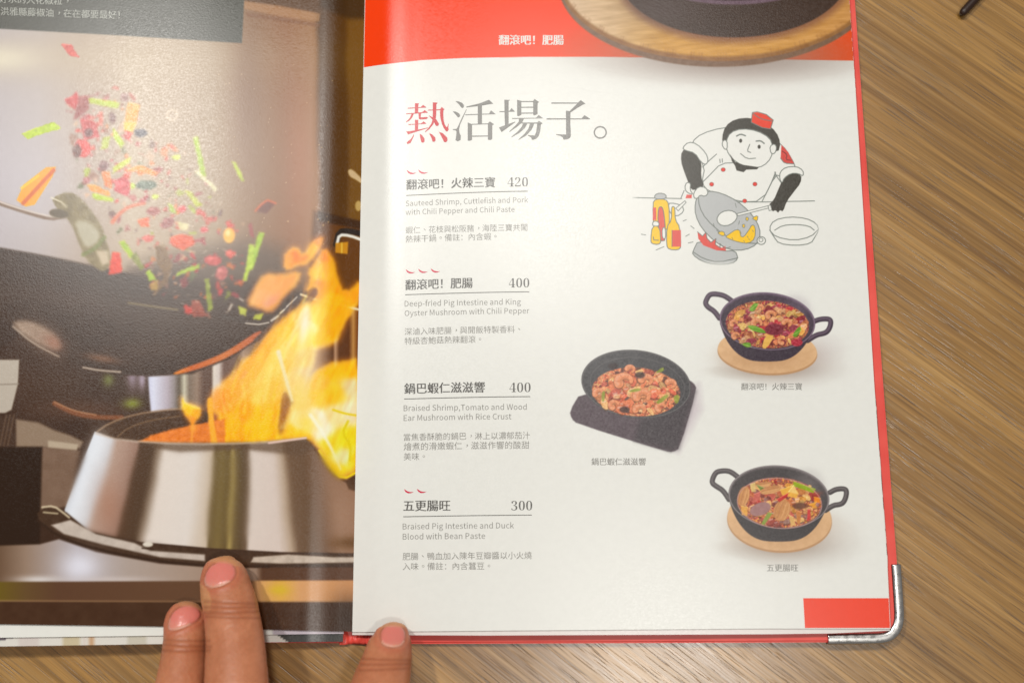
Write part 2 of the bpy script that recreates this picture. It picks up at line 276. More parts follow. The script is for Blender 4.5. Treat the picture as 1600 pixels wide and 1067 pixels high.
    c.L([(66, 792), (84, 790), (98, 800), (108, 808)], 3, (220, 206, 178), 1, .9, 1); c.L([(68, 800), (90, 802)], 2.5, (200, 186, 156), 1, .9); c.E(231, 850, 8, 4, (226, 218, 206), soft=1.5); c.L([(222, 856), (240, 858)], 2, (60, 42, 30), 1)
    # table below the burner
    tb = ramp([-300, 0, 40, 120, 200, 330, 400, 410, 566], [(90, 70, 56), (110, 86, 68), (150, 128, 112), (190, 184, 190), (176, 162, 154), (164, 142, 126), (150, 128, 112), (86, 58, 40), (92, 62, 44)])
    c.P([(-310, 862), (62, 850), (92, 842), (150, 862), (250, 880), (330, 886), (566, 886), (566, 912), (-310, 912)], lambda X, Y: tb(X), 2)
    c.G(125, 884, 30, 22, (232, 232, 244), .9); c.G(60, 905, 34, 6, (226, 222, 222), .8); c.G(180, 905, 60, 5, (214, 204, 202), .6)
    c.L([(58, 812), (92, 838), (150, 858), (250, 877), (330, 884), (420, 885)], 4, (52, 34, 22), 1.4, .9, 1)
    sb = ramp([-300, 0, 40, 90, 330, 392, 402, 440, 470, 566], [(96, 70, 40), (106, 88, 34), (100, 76, 46), (92, 64, 46), (100, 72, 52), (120, 90, 66), (214, 166, 118), (222, 176, 90), (214, 164, 116), (206, 150, 104)])
    c.P([(-310, 910), (566, 906), (566, 940), (-310, 938)], lambda X, Y: sb(X), 1.6); c.G(436, 921, 16, 8, (214, 190, 50), .7)
    c.L([(-310, 937), (330, 940), (566, 939)], 3, (176, 140, 104), 1.5, .6); c.P([(-310, 939), (566, 941), (566, 1100), (-310, 1100)], tone((70, 46, 30), 6, 12, 2), 1.5); c.G(545, 970, 30, 40, (46, 26, 8), .8)
    # --- ladle
    c.L([(-300, 215), (0, 318), (40, 331), (78, 342), (100, 338)], 7, (124, 100, 82), 1.2, 1, 1); c.L([(-20, 308), (20, 323), (70, 337), (92, 340)], 2.6, (224, 214, 208), 1, .9, 1)
    c.P([(80, 309), (108, 299), (128, 311), (146, 334), (160, 355), (164, 372), (172, 395), (173, 412), (164, 426), (150, 420), (136, 407), (125, 385), (113, 352), (100, 335), (88, 325)], tone((122, 106, 66), 26, 9, 7), 1.4, .95, 1)
    c.P([(116, 344), (140, 346), (158, 366), (150, 382), (134, 388), (124, 370)], (190, 184, 164), 4, .8, 1); c.L([(130, 398), (150, 388), (163, 371)], 6, (112, 118, 50), 1.5, .9, 1); c.P([(150, 392), (168, 392), (171, 410), (160, 416)], (214, 196, 172), 3, .8)
    c.L([(80, 309), (96, 316), (104, 324)], 2, (230, 222, 200), .8); c.E(92, 334, 15, 7, (84, 68, 40), rot=8, soft=2)
    # --- tossed food
    rs = np.random.RandomState(11)
    cloud = chaikin([(105, 140), (215, 140), (235, 220), (290, 232), (330, 290), (350, 330), (400, 360), (415, 420), (385, 490), (300, 498), (235, 450), (200, 400), (180, 340), (130, 310), (112, 250), (108, 200)], 1)
    pal = [(186, 44, 44), (204, 62, 50), (140, 44, 46), (100, 66, 58), (150, 104, 84), (226, 116, 46), (166, 186, 40), (96, 98, 62), (214, 176, 146), (176, 44, 54), (206, 56, 40)]
    k = 0
    while k < 270:
        q = rs.uniform((100, 140), (380, 500)); g = np.array([[q[0]]]), np.array([[q[1]]])
        if not Canvas.dist(cloud, *g)[1][0, 0]: continue
        k += 1; n = rs.randint(5, 8); r = rs.choice([rs.uniform(1.5, 5), rs.uniform(5, 11)]); an = np.sort(rs.uniform(0, 6.28, n)); el = rs.uniform(.25, .9); ro = rs.uniform(0, 3.14)
        u = np.stack([np.cos(an) * r, np.sin(an) * r * el], 1) * rs.uniform(.7, 1.2, (n, 1)); u = np.stack([u[:, 0] * math.cos(ro) - u[:, 1] * math.sin(ro), u[:, 0] * math.sin(ro) + u[:, 1] * math.cos(ro)], 1)
        c.P(u + q, tone(pal[rs.randint(len(pal))], 26, 2.2, k), 1.8, rs.uniform(.45, .9), 1, 3, k)
    lime, org, red = (182, 206, 36), (240, 150, 34), (196, 56, 48)
    for pts, col in [([(34, 210), (60, 199), (84, 191), (95, 201), (70, 208), (44, 218)], lime), ([(101, 156), (112, 152), (119, 143), (125, 157), (118, 172), (108, 166)], (190, 60, 60)), ([(123, 152), (140, 150), (138, 172), (125, 182), (114, 189), (120, 170)], (146, 66, 62)), ([(138, 154), (187, 161), (185, 170), (140, 161)], (176, 192, 44)), ([(200, 161), (218, 165), (213, 191), (194, 195)], (236, 160, 56)), ([(194, 193), (213, 193), (207, 208), (194, 204)], (230, 192, 66)), ([(194, 204), (207, 208), (202, 221)], (208, 70, 60)), ([(125, 187), (149, 191), (155, 214), (132, 219)], (184, 60, 60)), ([(155, 176), (160, 176), (161, 199), (155, 195)], (206, 110, 90)), ([(177, 201), (194, 225), (189, 231), (176, 212)], lime), ([(162, 216), (172, 214), (168, 232), (157, 234)], (176, 186, 70)), ([(177, 262), (204, 246), (202, 255), (176, 272)], (186, 196, 50)), ([(194, 268), (219, 259), (250, 270), (243, 274), (215, 268)], (240, 146, 50)), ([(159, 268), (172, 270), (174, 296), (164, 289)], (232, 124, 44)), ([(136, 289), (150, 290), (170, 300), (172, 307), (142, 298)], org), ([(144, 302), (177, 311), (176, 315), (146, 311)], lime), ([(302, 216), (309, 214), (322, 276), (315, 279)], (170, 196, 50)), ([(304, 268), (309, 266), (339, 294), (336, 300)], (226, 220, 180)), ([(362, 253), (369, 255), (377, 270), (382, 283), (377, 284), (368, 266)], (178, 198, 44)), ([(404, 363), (413, 365), (396, 420), (388, 420)], (166, 196, 50)), ([(389, 382), (398, 383), (394, 422), (384, 421)], (186, 210, 70)), ([(380, 438), (386, 439), (391, 418), (384, 418)], (186, 210, 60)), ([(186, 379), (195, 376), (209, 399), (204, 404)], (160, 190, 30)), ([(204, 400), (212, 396), (226, 418), (220, 424)], (126, 130, 50)), ([(228, 427), (234, 422), (245, 437), (233, 440)], (166, 196, 20)), ([(275, 432), (279, 425), (296, 417), (312, 413), (312, 420), (294, 425)], (166, 190, 50)), ([(320, 437), (327, 436), (333, 483), (325, 488)], (140, 150, 40)), ([(266, 371), (284, 366), (301, 369), (304, 382), (286, 392), (269, 384)], (214, 88, 48)), ([(215, 344), (231, 341), (233, 354), (220, 355)], (226, 96, 46)), ([(299, 470), (312, 470), (325, 495), (301, 495)], (146, 66, 46)), ([(176, 394), (188, 396), (191, 427), (169, 429)], (220, 58, 28)), ([(243, 384), (258, 384), (269, 414), (263, 440), (241, 462), (238, 460), (256, 432), (246, 412)], (120, 90, 54)), ([(233, 445), (248, 437), (246, 452), (236, 455)], (170, 134, 54)), ([(289, 298), (299, 301), (317, 321), (306, 323)], (186, 192, 56)), ([(96, 69), (112, 71), (124, 90), (109, 88)], (200, 84, 74)), ([(262, 318), (270, 322), (276, 334), (266, 330)], (160, 186, 60)), ([(372, 478), (386, 484), (384, 494), (374, 490)], (190, 196, 70)), ([(398, 492), (412, 490), (408, 500), (396, 499)], (190, 196, 60)), ([(276, 347), (296, 351), (292, 362), (280, 358)], (216, 206, 160))]:
        c.P(pts, tone(col, 30, 4, int(pts[0][0])), 1.1, .95, 0, 1.6, int(pts[0][1]))
        a, b = np.array(pts[0], float), np.array(pts[1], float)
        c.L([a * .9 + b * .1, a * .1 + b * .9], 1.6, np.minimum(np.array(col) * 1.15 + 24, 255), .8, .6)
    c.P([(26, 313), (37, 289), (72, 262), (87, 261), (82, 276), (54, 320), (40, 323)], (240, 166, 16), 1, 1, 0); c.L([(36, 318), (60, 292), (84, 266)], 6, (200, 88, 26), 1.6, .85); c.L([(34, 294), (60, 275)], 4, (250, 206, 40), 1.5, .8)
    for x, y, rx, ry, col in [(195, 152, 8, 8, (132, 96, 90)), (220, 208, 12, 8, (58, 52, 62)), (138, 208, 8, 9, (92, 50, 50)), (175, 186, 7, 11, (98, 62, 58)), (127, 234, 15, 16, (190, 54, 50)), (120, 236, 8, 13, (84, 54, 46)), (162, 259, 10, 9, (108, 70, 70)), (192, 292, 16, 14, (176, 50, 58)), (228, 289, 17, 8, (76, 88, 72)), (207, 291, 5, 5, (170, 196, 60)), (275, 246, 8, 5, (186, 204, 70)), (319, 359, 6, 6, (186, 70, 70)), (360, 397, 9, 7, (196, 84, 70)), (334, 407, 16, 9, (176, 70, 66)), (347, 427, 12, 12, (170, 90, 86)), (284, 326, 7, 6, (190, 70, 70)), (243, 307, 6, 4, (176, 196, 50)), (240, 330, 12, 8, (140, 70, 64)), (262, 348, 12, 9, (130, 70, 66)), (232, 372, 10, 6, (186, 80, 70))]:
        an = np.linspace(0, 6.28, 9)[:-1] + rs.uniform(-.25, .25, 8); c.P(np.stack([x + rx * np.cos(an) * rs.uniform(.7, 1.15, 8), y + ry * np.sin(an) * rs.uniform(.7, 1.15, 8)], 1), tone(np.array(col) * 1.1, 34, 3, x), 1.4, .93, 1, 2, x); c.E(x - rx * .3, y - ry * .35, rx * .35, ry * .25, np.minimum(np.array(col) + 70, 255), soft=1.5, al=.6)
    c.E(269, 180, 8, 8, (214, 196, 174), ring=3, soft=1.2); c.E(358, 368, 9, 12, (244, 184, 76), soft=1.4); c.E(356, 364, 4, 5, (252, 220, 150), soft=2)
    c.P([(399, 330), (416, 313), (431, 317), (427, 322), (416, 334)], (104, 58, 46), 1, .9); c.L([(399, 330), (408, 320), (418, 313), (431, 318)], 2.4, (216, 96, 40), .9, 1)
    c.P([(388, 352), (393, 348), (397, 372), (391, 368)], (150, 60, 60), 1, .9)
    c.L([(176, 347), (185, 335), (203, 322), (226, 318)], 7, (210, 116, 84), 1.2, .95, 1, 4)
    for k in range(130):
        q = rs.uniform((110, 150), (390, 500)); v = rs.uniform(-5, 5, 2)
        if Canvas.dist(cloud, np.array([[q[0]]]), np.array([[q[1]]]))[1][0, 0]: c.L([q, q + v], rs.uniform(.8, 2), (236, 222, 206), .7, rs.uniform(.4, .9))
    c.blur(90, 130, 440, 505, 1.2); c.blur(-20, -20, 568, 995, .7)
    for k in range(90):
        q = rs.uniform((240, 100), (520, 420)); c.E(q[0], q[1], rs.uniform(.4, 1.1), rs.uniform(.4, 1.1), (214, 186, 150), soft=.6, al=.6)

def press(c, gamma=1.0, sat=1.12):
    """ink density of the printed photograph"""
    v = 255 * (np.clip(c.im, 0, 255) / 255) ** gamma; g = v @ np.array((.3, .59, .11)); c.im = np.clip(g[..., None] + (v - g[..., None]) * sat, 0, 255)

def food(c, cx, cy, rx, ry, seed, base, pal, n=120, size=(4, 9), rot=4):
    """a glossy stir-fry: a mottled saucy ground, irregular chunks, small wet glints"""
    rs = np.random.RandomState(seed); P_ = np.array(pal, float); sc = size[1] * .42
    def ground(X, Y):
        wx, wy = X + 3 * fbm(X / 5, Y / 5, seed + 1), Y + 3 * fbm(X / 5, Y / 5, seed + 2)
        t = np.clip((fbm(wx / sc, wy / (sc * .8), seed + 3, 2) - .2) / .6, 0, .999) * len(P_); i = t.astype(int); f = np.clip((t - i - .3) / .4, 0, 1)[..., None]
        col = P_[i] * (1 - f) + P_[np.minimum(i + 1, len(P_) - 1)] * f
        return np.clip(col * (.55 + .8 * fbm(X / 2.2, Y / 2.2, seed + 4, 2))[..., None], 0, 255) * .8 + np.array(base) * .2
    c.E(cx, cy, rx, ry, ground, rot=rot, soft=1.4)
    pl = sorted([(cx + math.cos(a) * rx * r, cy + math.sin(a) * ry * r) for a, r in zip(rs.uniform(0, 6.283, n), np.sqrt(rs.uniform(0, 1, n)) * .88)], key=lambda p: p[1])
    for k, (x, y) in enumerate(pl):
        col = P_[rs.randint(len(P_))] * rs.uniform(.85, 1.12); s = rs.uniform(*size) * (.6 if col[0] < 140 else 1)
        q = rs.uniform(-1.2, 1.2); el = rs.uniform(.4, .8); m = rs.randint(6, 10); an = np.linspace(0, 6.28, m + 1)[:-1]; rr = s * .55 * rs.uniform(.65, 1.15, m)
        u = np.stack([np.cos(an) * rr, np.sin(an) * rr * el], 1); u = np.stack([x + u[:, 0] * math.cos(q) - u[:, 1] * math.sin(q), y + u[:, 0] * math.sin(q) + u[:, 1] * math.cos(q)], 1)
        c.P(u + (.2, s * .12), np.clip(col * .5, 0, 255), 1.2, .55, 1); c.P(u, tone(np.clip(col, 0, 255), 40, 2.2, k), .9, .92, 1, .8, k, 0, 3.)
        if rs.rand() < .35: c.L([(x - s * .2, y - s * .14), (x + s * .06, y - s * .2)], s * .13, np.clip(col * .4 + 150, 0, 255), .8, .6)

def shrimp(c, x, y, r, a0, col=(224, 146, 106)):
    col = np.array(col, float)
    arc = lambda rr, n=231: [(x + math.cos(math.radians(a0 + t)) * rr, y + math.sin(math.radians(a0 + t)) * rr * .78) for t in range(0, n, 22)]
    c.L(np.array(arc(r * .8)) + (0, .8), r * 1.25, col * .6, 1, .8, 0, r * .5); c.L(arc(r * .8), r * 1.1, tone(col, 22, 2.2, int(x)), .8, 1, 0, r * .45)
    c.L(arc(r * 1.02, 160), r * .4, np.minimum(col * .6 + 96, 255), 1.4, .45, 0, r * .15); c.L(arc(r * .45, 200), r * .3, col * .8, 1.2, .45)
    for t in range(30, 210, 60):
        a = math.radians(a0 + t); c.L([(x + math.cos(a) * r * .6, y + math.sin(a) * r * .48), (x + math.cos(a) * r * 1.25, y + math.sin(a) * r * .98)], .7, np.array((196, 96, 70)), .7, .55)

def pan(c, cx, cy, rx, ry, by, board, hl, hr, iron, rot=5):
    bx, byy, brx, bry = board
    c.G(bx + 22, byy + bry * .62, brx * .95, bry * .75, (196, 188, 182), .62, 4)
    c.G(bx, byy + bry * .9, brx * .9, bry * .35, (150, 136, 126), .5)
    c.E(bx, byy + 3.2, brx, bry, (196, 152, 110), rot=3, soft=1); c.E(bx, byy, brx - .5, bry, tone((232, 190, 144), 10, 7, 3), rot=3, soft=1)
    c.G(bx, byy + bry * .25, brx * .85, bry * .75, (160, 112, 76), .45)
    for h in (hl, hr):
        c.L(h, 8, np.array(iron) * .85, .9, 1, 2); c.L(np.array(h) + (-.5, -1), 3.5, np.array(iron) * 1.25 + 12, 1.4, .7, 2)
    body = [(cx - rx, cy)] + [(cx + rx * .99 * math.copysign(abs(math.cos(math.radians(a))) ** .62, math.cos(math.radians(a))) * (1 - .22 * math.sin(math.radians(a))), cy + (by - cy) * math.sin(math.radians(a)) ** .85) for a in range(170, 9, -10)] + [(cx + rx, cy)]
    c.P(body, tone(np.array(iron) * .78, 9, 2, 3), 1, 1, 1)
    c.E(cx, cy, rx, ry, tone(np.array(iron) * 1.12, 10, 2.5, 7), rot=rot, soft=.9); c.E(cx, cy, rx - 1.2, ry - 1.2, np.array(iron) * 1.6 + 22, rot=rot, soft=.7, ring=1.3, al=.7)
    c.E(cx, cy + 1.4, rx - 3, ry - 3, tone(np.array(iron) * .86, 9, 2.5, 5), rot=rot, soft=1)
    c.G(cx + rx * .55, cy - ry * .3, rx * .3, ry * .5, np.array(iron) * 1.4 + 16, .5)

def paint_three_treasure(c):
    I = (84, 70, 84)
    c.G(1262, 560, 48, 26, (196, 186, 190), .55, -20)
    pan(c, 1199, 502, 75, 45, 565, (1199, 548, 78, 35), [(1148, 474), (1138, 466), (1129, 461), (1115, 459), (1108, 461), (1104, 468), (1102, 474), (1106, 480), (1116, 486), (1124, 497)], [(1270, 503), (1280, 499), (1292, 498), (1298, 500), (1298, 508), (1294, 517), (1288, 521), (1276, 523), (1262, 532)], I)
    food(c, 1199, 507, 65, 37, 5, (140, 66, 62), [(220, 144, 94), (232, 172, 122), (150, 48, 60), (170, 66, 84), (226, 166, 84), (190, 56, 62), (230, 188, 110), (130, 52, 52), (210, 124, 80)], 120, (9, 20))
    for x, y, r, a in [(1205, 492, 7.5, 150), (1183, 505, 8, 160), (1230, 505, 7, 200), (1147, 505, 6, 140), (1150, 524, 6, 120), (1222, 532, 6, 90), (1187, 481, 6, 180)]: shrimp(c, x, y, r, a, (226, 146, 98))
    for p in [[(1167, 509), (1178, 508), (1192, 514), (1199, 521), (1186, 520), (1174, 516)], [(1169, 486), (1178, 473), (1186, 474), (1178, 487)], [(1237, 524), (1250, 508), (1252, 516), (1244, 528)], [(1158, 537), (1172, 534), (1174, 542), (1166, 543)]]: c.P(p, tone((108, 156, 44), 20, 4, 2), .9, 1, 1); c.L([p[0], p[2]], 1.2, (190, 220, 120), .7, .5)
    c.P([(1195, 526), (1205, 521), (1210, 525), (1198, 545), (1190, 544)], tone((228, 178, 84), 16, 4, 2), .9, 1, 1)
    c.E(1210, 515, 15, 9, tone((122, 40, 54), 30, 2.2, 4), soft=1.6); c.E(1245, 535, 9, 6, tone((176, 50, 66), 30, 2, 4), soft=1.4)

def paint_rice_crust(c):
    c.P([(912, 640), (1060, 706), (1096, 640), (1092, 600)], (196, 180, 190), 12, .6)
    c.P([(908, 612), (890, 642), (893, 654), (902, 662), (1040, 705), (1052, 706), (1062, 700), (1089, 608), (1084, 598), (1070, 590)], tone((98, 86, 92), 12, 2.6, 3), 1.4, 1, 1)
    c.P([(1000, 655), (1060, 636), (1086, 612), (1060, 700), (1048, 704), (992, 688)], tone((78, 73, 76), 10, 2.5, 4), 8, .8)
    c.E(994, 600, 86, 53, tone((82, 80, 82), 12, 2.3, 1), rot=7, soft=1); c.E(994, 600, 84.5, 51.5, (120, 116, 116), rot=7, soft=.8, ring=1.2, al=.8); c.E(996, 602, 74, 43, (116, 112, 112), rot=7, soft=.8, ring=1.1, al=.6)
    food(c, 994, 612, 69, 38, 8, (196, 112, 84), [(236, 156, 108), (240, 178, 130), (230, 132, 92), (222, 108, 80), (240, 186, 124), (190, 96, 78), (110, 80, 70)], 120, (9, 20))
    for x, y, r, a in [(976, 595, 13, 150), (1010, 594, 10, 190), (1004, 619, 12, 170), (936, 614, 8, 160), (960, 632, 8, 120), (1033, 636, 8, 130), (985, 577, 7, 200), (1048, 600, 8, 220), (1000, 640, 9, 180)]: shrimp(c, x, y, r, a, (236, 152, 108))
    for p in [[(980, 611), (995, 606), (1004, 609), (990, 613)], [(1024, 628), (1040, 616), (1046, 618), (1030, 632)], [(1052, 618), (1062, 616), (1060, 630), (1054, 630)], [(940, 612), (946, 610), (944, 628), (940, 626)], [(1022, 584), (1036, 572), (1038, 580)]]: c.P(p, tone((150, 160, 66), 20, 4, 2), 1, .9, 1)
    for x, y in [(976, 640), (1000, 586), (958, 572)]: c.E(x, y, 8, 5, tone((66, 54, 54), 10, 2), soft=2, al=.8)

def paint_duck_blood(c):
    I = (92, 86, 87)
    pan(c, 1217, 776, 79, 49, 846, (1218, 810, 82, 50), [(1154, 746), (1144, 738), (1136, 735), (1122, 736), (1117, 740), (1113, 749), (1113, 755), (1120, 760), (1130, 766), (1139, 780)], [(1297, 769), (1306, 764), (1318, 763), (1323, 766), (1322, 776), (1318, 785), (1312, 788), (1302, 789), (1290, 797)], I)
    food(c, 1218, 785, 66, 39, 12, (180, 92, 80), [(224, 160, 102), (234, 186, 114), (184, 66, 56), (210, 120, 70), (140, 72, 64), (230, 160, 70), (200, 96, 80), (170, 128, 116)], 90, (8, 19))
    c.E(1188, 795, 17, 10, tone((166, 124, 122), 8, 5), rot=-20, soft=1.4); c.E(1225, 770, 60, 5, (176, 80, 60), soft=4, al=.35)
    for cx, cy, rx, ry, ro in [(1222, 797, 13, 17, 20), (1162, 775, 9, 16, 15), (1204, 765, 17, 6, -12), (1190, 757, 16, 4, -8)]:
        c.E(cx, cy, rx, ry, tone((206, 146, 92), 16, 3, 3), rot=ro, soft=1.2)
        for o in (-.6, -.2, .2, .6):
            a = math.radians(ro); dx, dy = (math.cos(a), math.sin(a)) if rx < ry else (-math.sin(a), math.cos(a)); m = min(rx, ry); v = (-math.sin(a), math.cos(a)) if rx < ry else (math.cos(a), math.sin(a)); l = max(rx, ry) * .75
            c.L([(cx + dx * m * o - v[0] * l, cy + dy * m * o - v[1] * l), (cx + dx * m * o * 1.3, cy + dy * m * o * 1.3), (cx + dx * m * o + v[0] * l, cy + dy * m * o + v[1] * l)], 1.4, (230, 178, 122) if o > 0 else (184, 122, 80), .9, .7)
    for p, col in [([(1240, 752), (1274, 764), (1271, 770), (1239, 759)], (150, 174, 30)), ([(1200, 800), (1207, 802), (1194, 820), (1189, 818)], (140, 158, 70)), ([(1219, 765), (1240, 758), (1248, 770), (1244, 778), (1222, 773)], (238, 178, 70)), ([(1232, 768), (1240, 758), (1248, 772)], (244, 204, 120)), ([(1172, 756), (1180, 754), (1181, 768), (1174, 768)], (224, 190, 120)), ([(1182, 757), (1194, 762), (1188, 766)], (120, 136, 60)), ([(1158, 790), (1168, 792), (1168, 806), (1159, 804)], (232, 170, 80)), ([(1272, 776), (1282, 778), (1280, 785), (1272, 784)], (240, 140, 30)), ([(1264, 788), (1276, 784), (1272, 793)], (236, 160, 50)), ([(1232, 804), (1240, 808), (1244, 821), (1236, 821)], (226, 180, 110)), ([(1243, 796), (1252, 800), (1250, 818), (1246, 818)], (206, 130, 70)), ([(1262, 796), (1266, 796), (1267, 810), (1261, 814)], (206, 60, 60)), ([(1214, 780), (1232, 770), (1230, 776), (1218, 784)], (196, 50, 46)), ([(1178, 772), (1188, 768), (1188, 780), (1176, 786)], (206, 104, 90))]:
        c.P(p, tone(col, 16, 3, 3), .9, .97); c.L([p[0], p[1]], 1.2, np.minimum(np.array(col) + 50, 255), .7, .6)
    c.E(1250, 790, 12, 5, tone((96, 56, 46), 12, 2), soft=2, al=.8); c.E(1218, 786, 66, 39, (196, 150, 146), rot=5, soft=.8, ring=1.3, al=.8)

def paint_header_dish(c):
    c.G(1135, 74, 190, 44, (150, 128, 118), .75); c.G(1150, 98, 150, 26, (140, 122, 114), .5)
    X0 = 1122
    c.E(X0, -26, 250, 131, tone((126, 96, 74), 10, 6, 2), soft=1.6); c.E(X0, -32, 249, 128, tone((150, 104, 56), 12, 9, 5), soft=1.5)
    gr = lambda X, Y: ramp([870, 960, 1040, 1180, 1330, 1400], [(214, 186, 156), (214, 178, 132), (206, 152, 70), (212, 156, 76), (196, 140, 76), (180, 124, 70)])(X) + ((fbm(X / 30 + Y / 12, Y / 5, 4) - .5) * 46)[..., None]
    c.E(X0 + 1, -36, 246, 125, gr, soft=3)
    rs_ = np.random.RandomState(2)
    for a in range(20, 165, 2):
        q = math.radians(a + (a * 37 % 5)); c.L([(X0 + 240 * math.cos(q), -36 + 120 * math.sin(q)), (X0 + 246 * math.cos(q), -31 + 127 * math.sin(q))], 2.4, (128, 78, 40), 1.8, rs_.uniform(0, .3))
    c.E(1146, -44, 190, 112, (132, 86, 62), soft=9, al=.85)
    c.E(1146, -40, 180, 99, tone((66, 48, 38), 6, 5, 2), soft=1.6); c.G(1040, 10, 60, 30, (84, 68, 66), .6)
    c.E(1146, -84, 186, 92, tone((108, 84, 98), 14, 3, 4), soft=1.8); c.E(1146, -88, 178, 90, (72, 52, 58), soft=1.5)
    food(c, 1146, -92, 168, 84, 3, (120, 56, 40), [(214, 150, 80), (170, 60, 44), (222, 170, 90), (120, 50, 40), (160, 170, 60)], 120, (14, 30))

def paint_cook(c):
    c.tf = (960, 150, 3.812)
    K = (118, 124, 118); D = (66, 62, 54); R = (226, 58, 44); GY = (188, 190, 190); YL = (250, 200, 14); W = PAPER; RS = (226, 84, 74)
    def line(p, sm=1, w=5.2): c.L(p, w, K, .55, 1, sm)
    def shape(p, col, sm=1, w=5.2):
        c.P(p, col, .6, 1, sm); q = chaikin(p, sm) if sm else np.asarray(p, float); c.L(np.vstack([q, q[:1]]), w, K, .55)
    line([(108, 606), (240, 609), (400, 612)], 0); line([(735, 632), (900, 632), (1192, 626)], 0)
    # coat of a plain cook
    shape([(460, 275), (520, 225), (640, 190), (760, 185), (900, 230), (1000, 290), (1060, 380), (1080, 430), (990, 480), (960, 470), (880, 628), (740, 632), (560, 570), (520, 520), (540, 420), (470, 330)], W, 1)
    c.P([(995, 292), (1035, 335), (1070, 405), (1010, 400), (990, 370)], (214, 74, 66), .7, 1, 0); c.L([(1000, 330), (1030, 350), (1020, 380), (1050, 385)], 5, (110, 40, 40), .6, .9, 1); line([(990, 372), (1012, 402), (1070, 406)], 1)
    line([(520, 520), (570, 470), (635, 402), (735, 398)]); line([(960, 455), (930, 530), (880, 628)]); line([(525, 425), (560, 390), (608, 348)]); line([(628, 378), (630, 398)], 0); line([(642, 376), (643, 396)], 0); line([(955, 455), (965, 478), (995, 520)]); line([(960, 470), (948, 490)], 0); line([(415, 565), (395, 612)], 0)
    for x, y in [(648, 440), (579, 527), (837, 526), (776, 626)]: c.E(x, y, 13, 12, R, soft=.6); c.E(x, y, 13, 12, K, soft=.5, ring=3, al=.7)
    # sleeves, dark gloves
    c.P([(400, 330), (440, 310), (500, 345), (520, 400), (515, 480), (535, 540), (500, 560), (455, 560), (438, 510), (415, 450), (396, 390)], tone(D, 8, 2), .7, 1, 1)
    shape([(405, 310), (440, 275), (490, 285), (545, 340), (560, 385), (545, 412), (515, 395), (480, 340), (420, 325)], W)
    c.P([(1010, 480), (1060, 455), (1115, 470), (1110, 520), (1070, 570), (1025, 630), (1005, 690), (985, 680), (975, 698), (960, 680), (940, 690), (918, 650), (950, 620), (975, 560)], tone(D, 8, 2), .7, 1, 1)
    shape([(985, 500), (985, 455), (1020, 425), (1085, 420), (1125, 445), (1125, 480), (1095, 462), (1050, 462), (1010, 490), (1000, 520)], W)
    shape([(430, 515), (455, 520), (450, 560), (470, 590), (430, 575), (418, 545)], W); c.P([(430, 588), (462, 590), (460, 610), (424, 610)], RS, .6)
    # head: a plain human cook with short dark hair and a round red cap
    c.P([(640, 250), (660, 180), (720, 138), (810, 130), (900, 160), (965, 215), (990, 280), (975, 340), (940, 300), (930, 250), (850, 205), (760, 195), (690, 215), (668, 280), (650, 300)], tone(D, 8, 2), .8, 1, 1)
    shape([(665, 270), (690, 218), (760, 195), (850, 208), (925, 250), (945, 305), (935, 370), (890, 418), (830, 432), (760, 415), (700, 375), (668, 325)], W)
    shape([(925, 300), (955, 285), (968, 310), (955, 345), (932, 345)], W); shape([(672, 268), (650, 262), (640, 290), (655, 318), (672, 320)], W)
    for x, y in [(752, 268), (862, 304)]: c.E(x, y, 9, 12, D, soft=.6)
    line([(728, 240), (752, 228), (780, 238)], 1, 8); line([(845, 270), (872, 268), (892, 284)], 1, 8); line([(806, 290), (790, 330), (812, 338)]); line([(752, 345), (790, 376), (840, 372)], 1)
    c.P([(690, 350), (720, 395), (770, 412), (860, 425), (850, 438), (785, 440), (770, 455), (728, 445), (718, 415), (700, 390)], tone(D, 8, 2), .7, 1, 0)
    shape([(822, 100), (850, 95), (905, 112), (946, 145), (930, 198), (880, 190), (815, 158)], (232, 66, 42), 0); line([(825, 105), (870, 138), (942, 152)], 1)
    # wok, flame, burner
    shape([(470, 920), (500, 860), (560, 900), (650, 925), (720, 920), (738, 970), (700, 1000), (600, 1005), (520, 985), (465, 945)], GY); line([(470, 930), (530, 970), (620, 992), (735, 965)])
    shape([(480, 640), (500, 590), (560, 565), (640, 580), (730, 625), (800, 685), (850, 750), (872, 820), (850, 885), (780, 918), (690, 920), (600, 870), (520, 790), (482, 710)], GY)
    line([(500, 600), (505, 660), (545, 735), (640, 820), (740, 872), (850, 880)])
    c.P([(495, 810), (525, 835), (545, 812), (552, 848), (575, 872), (605, 850), (602, 885), (640, 905), (660, 895), (665, 922), (610, 920), (530, 890), (500, 850)], RS, .7); c.L([(495, 810), (525, 835), (545, 812), (552, 848), (575, 872), (605, 850), (602, 885), (630, 905), (628, 880), (660, 910), (690, 900)], 4.5, K, .55)
    for p in ([(610, 812), (650, 805), (660, 830), (640, 835)], [(680, 825), (730, 792), (755, 810), (750, 835), (770, 842), (800, 800), (820, 765), (840, 780), (838, 850), (800, 880), (740, 872), (690, 855), (660, 840)], [(820, 728), (855, 710), (852, 745), (835, 740)], [(785, 720), (800, 728), (795, 745), (782, 740)], [(762, 765), (778, 765), (775, 788), (762, 780)]): shape(p, YL, 1, 4)
    for p in ((700, 845), (745, 812), (770, 862), (800, 850), (822, 800), (790, 835)): c.L([p, (p[0] + 6, p[1] + 9)], 3, K, .5)
    shape([(612, 720), (640, 690), (690, 680), (730, 700), (730, 735), (690, 770), (640, 775), (612, 750)], W); shape([(730, 702), (915, 655), (920, 668), (735, 715)], W, 0, 4); shape([(915, 655), (930, 650), (938, 680), (922, 684)], W, 0, 4)
    c.E(875, 862, 24, 22, W, soft=.6); c.E(875, 862, 25, 23, K, soft=.55, ring=5.2); c.E(873, 858, 12, 11, K, soft=.55, ring=4)
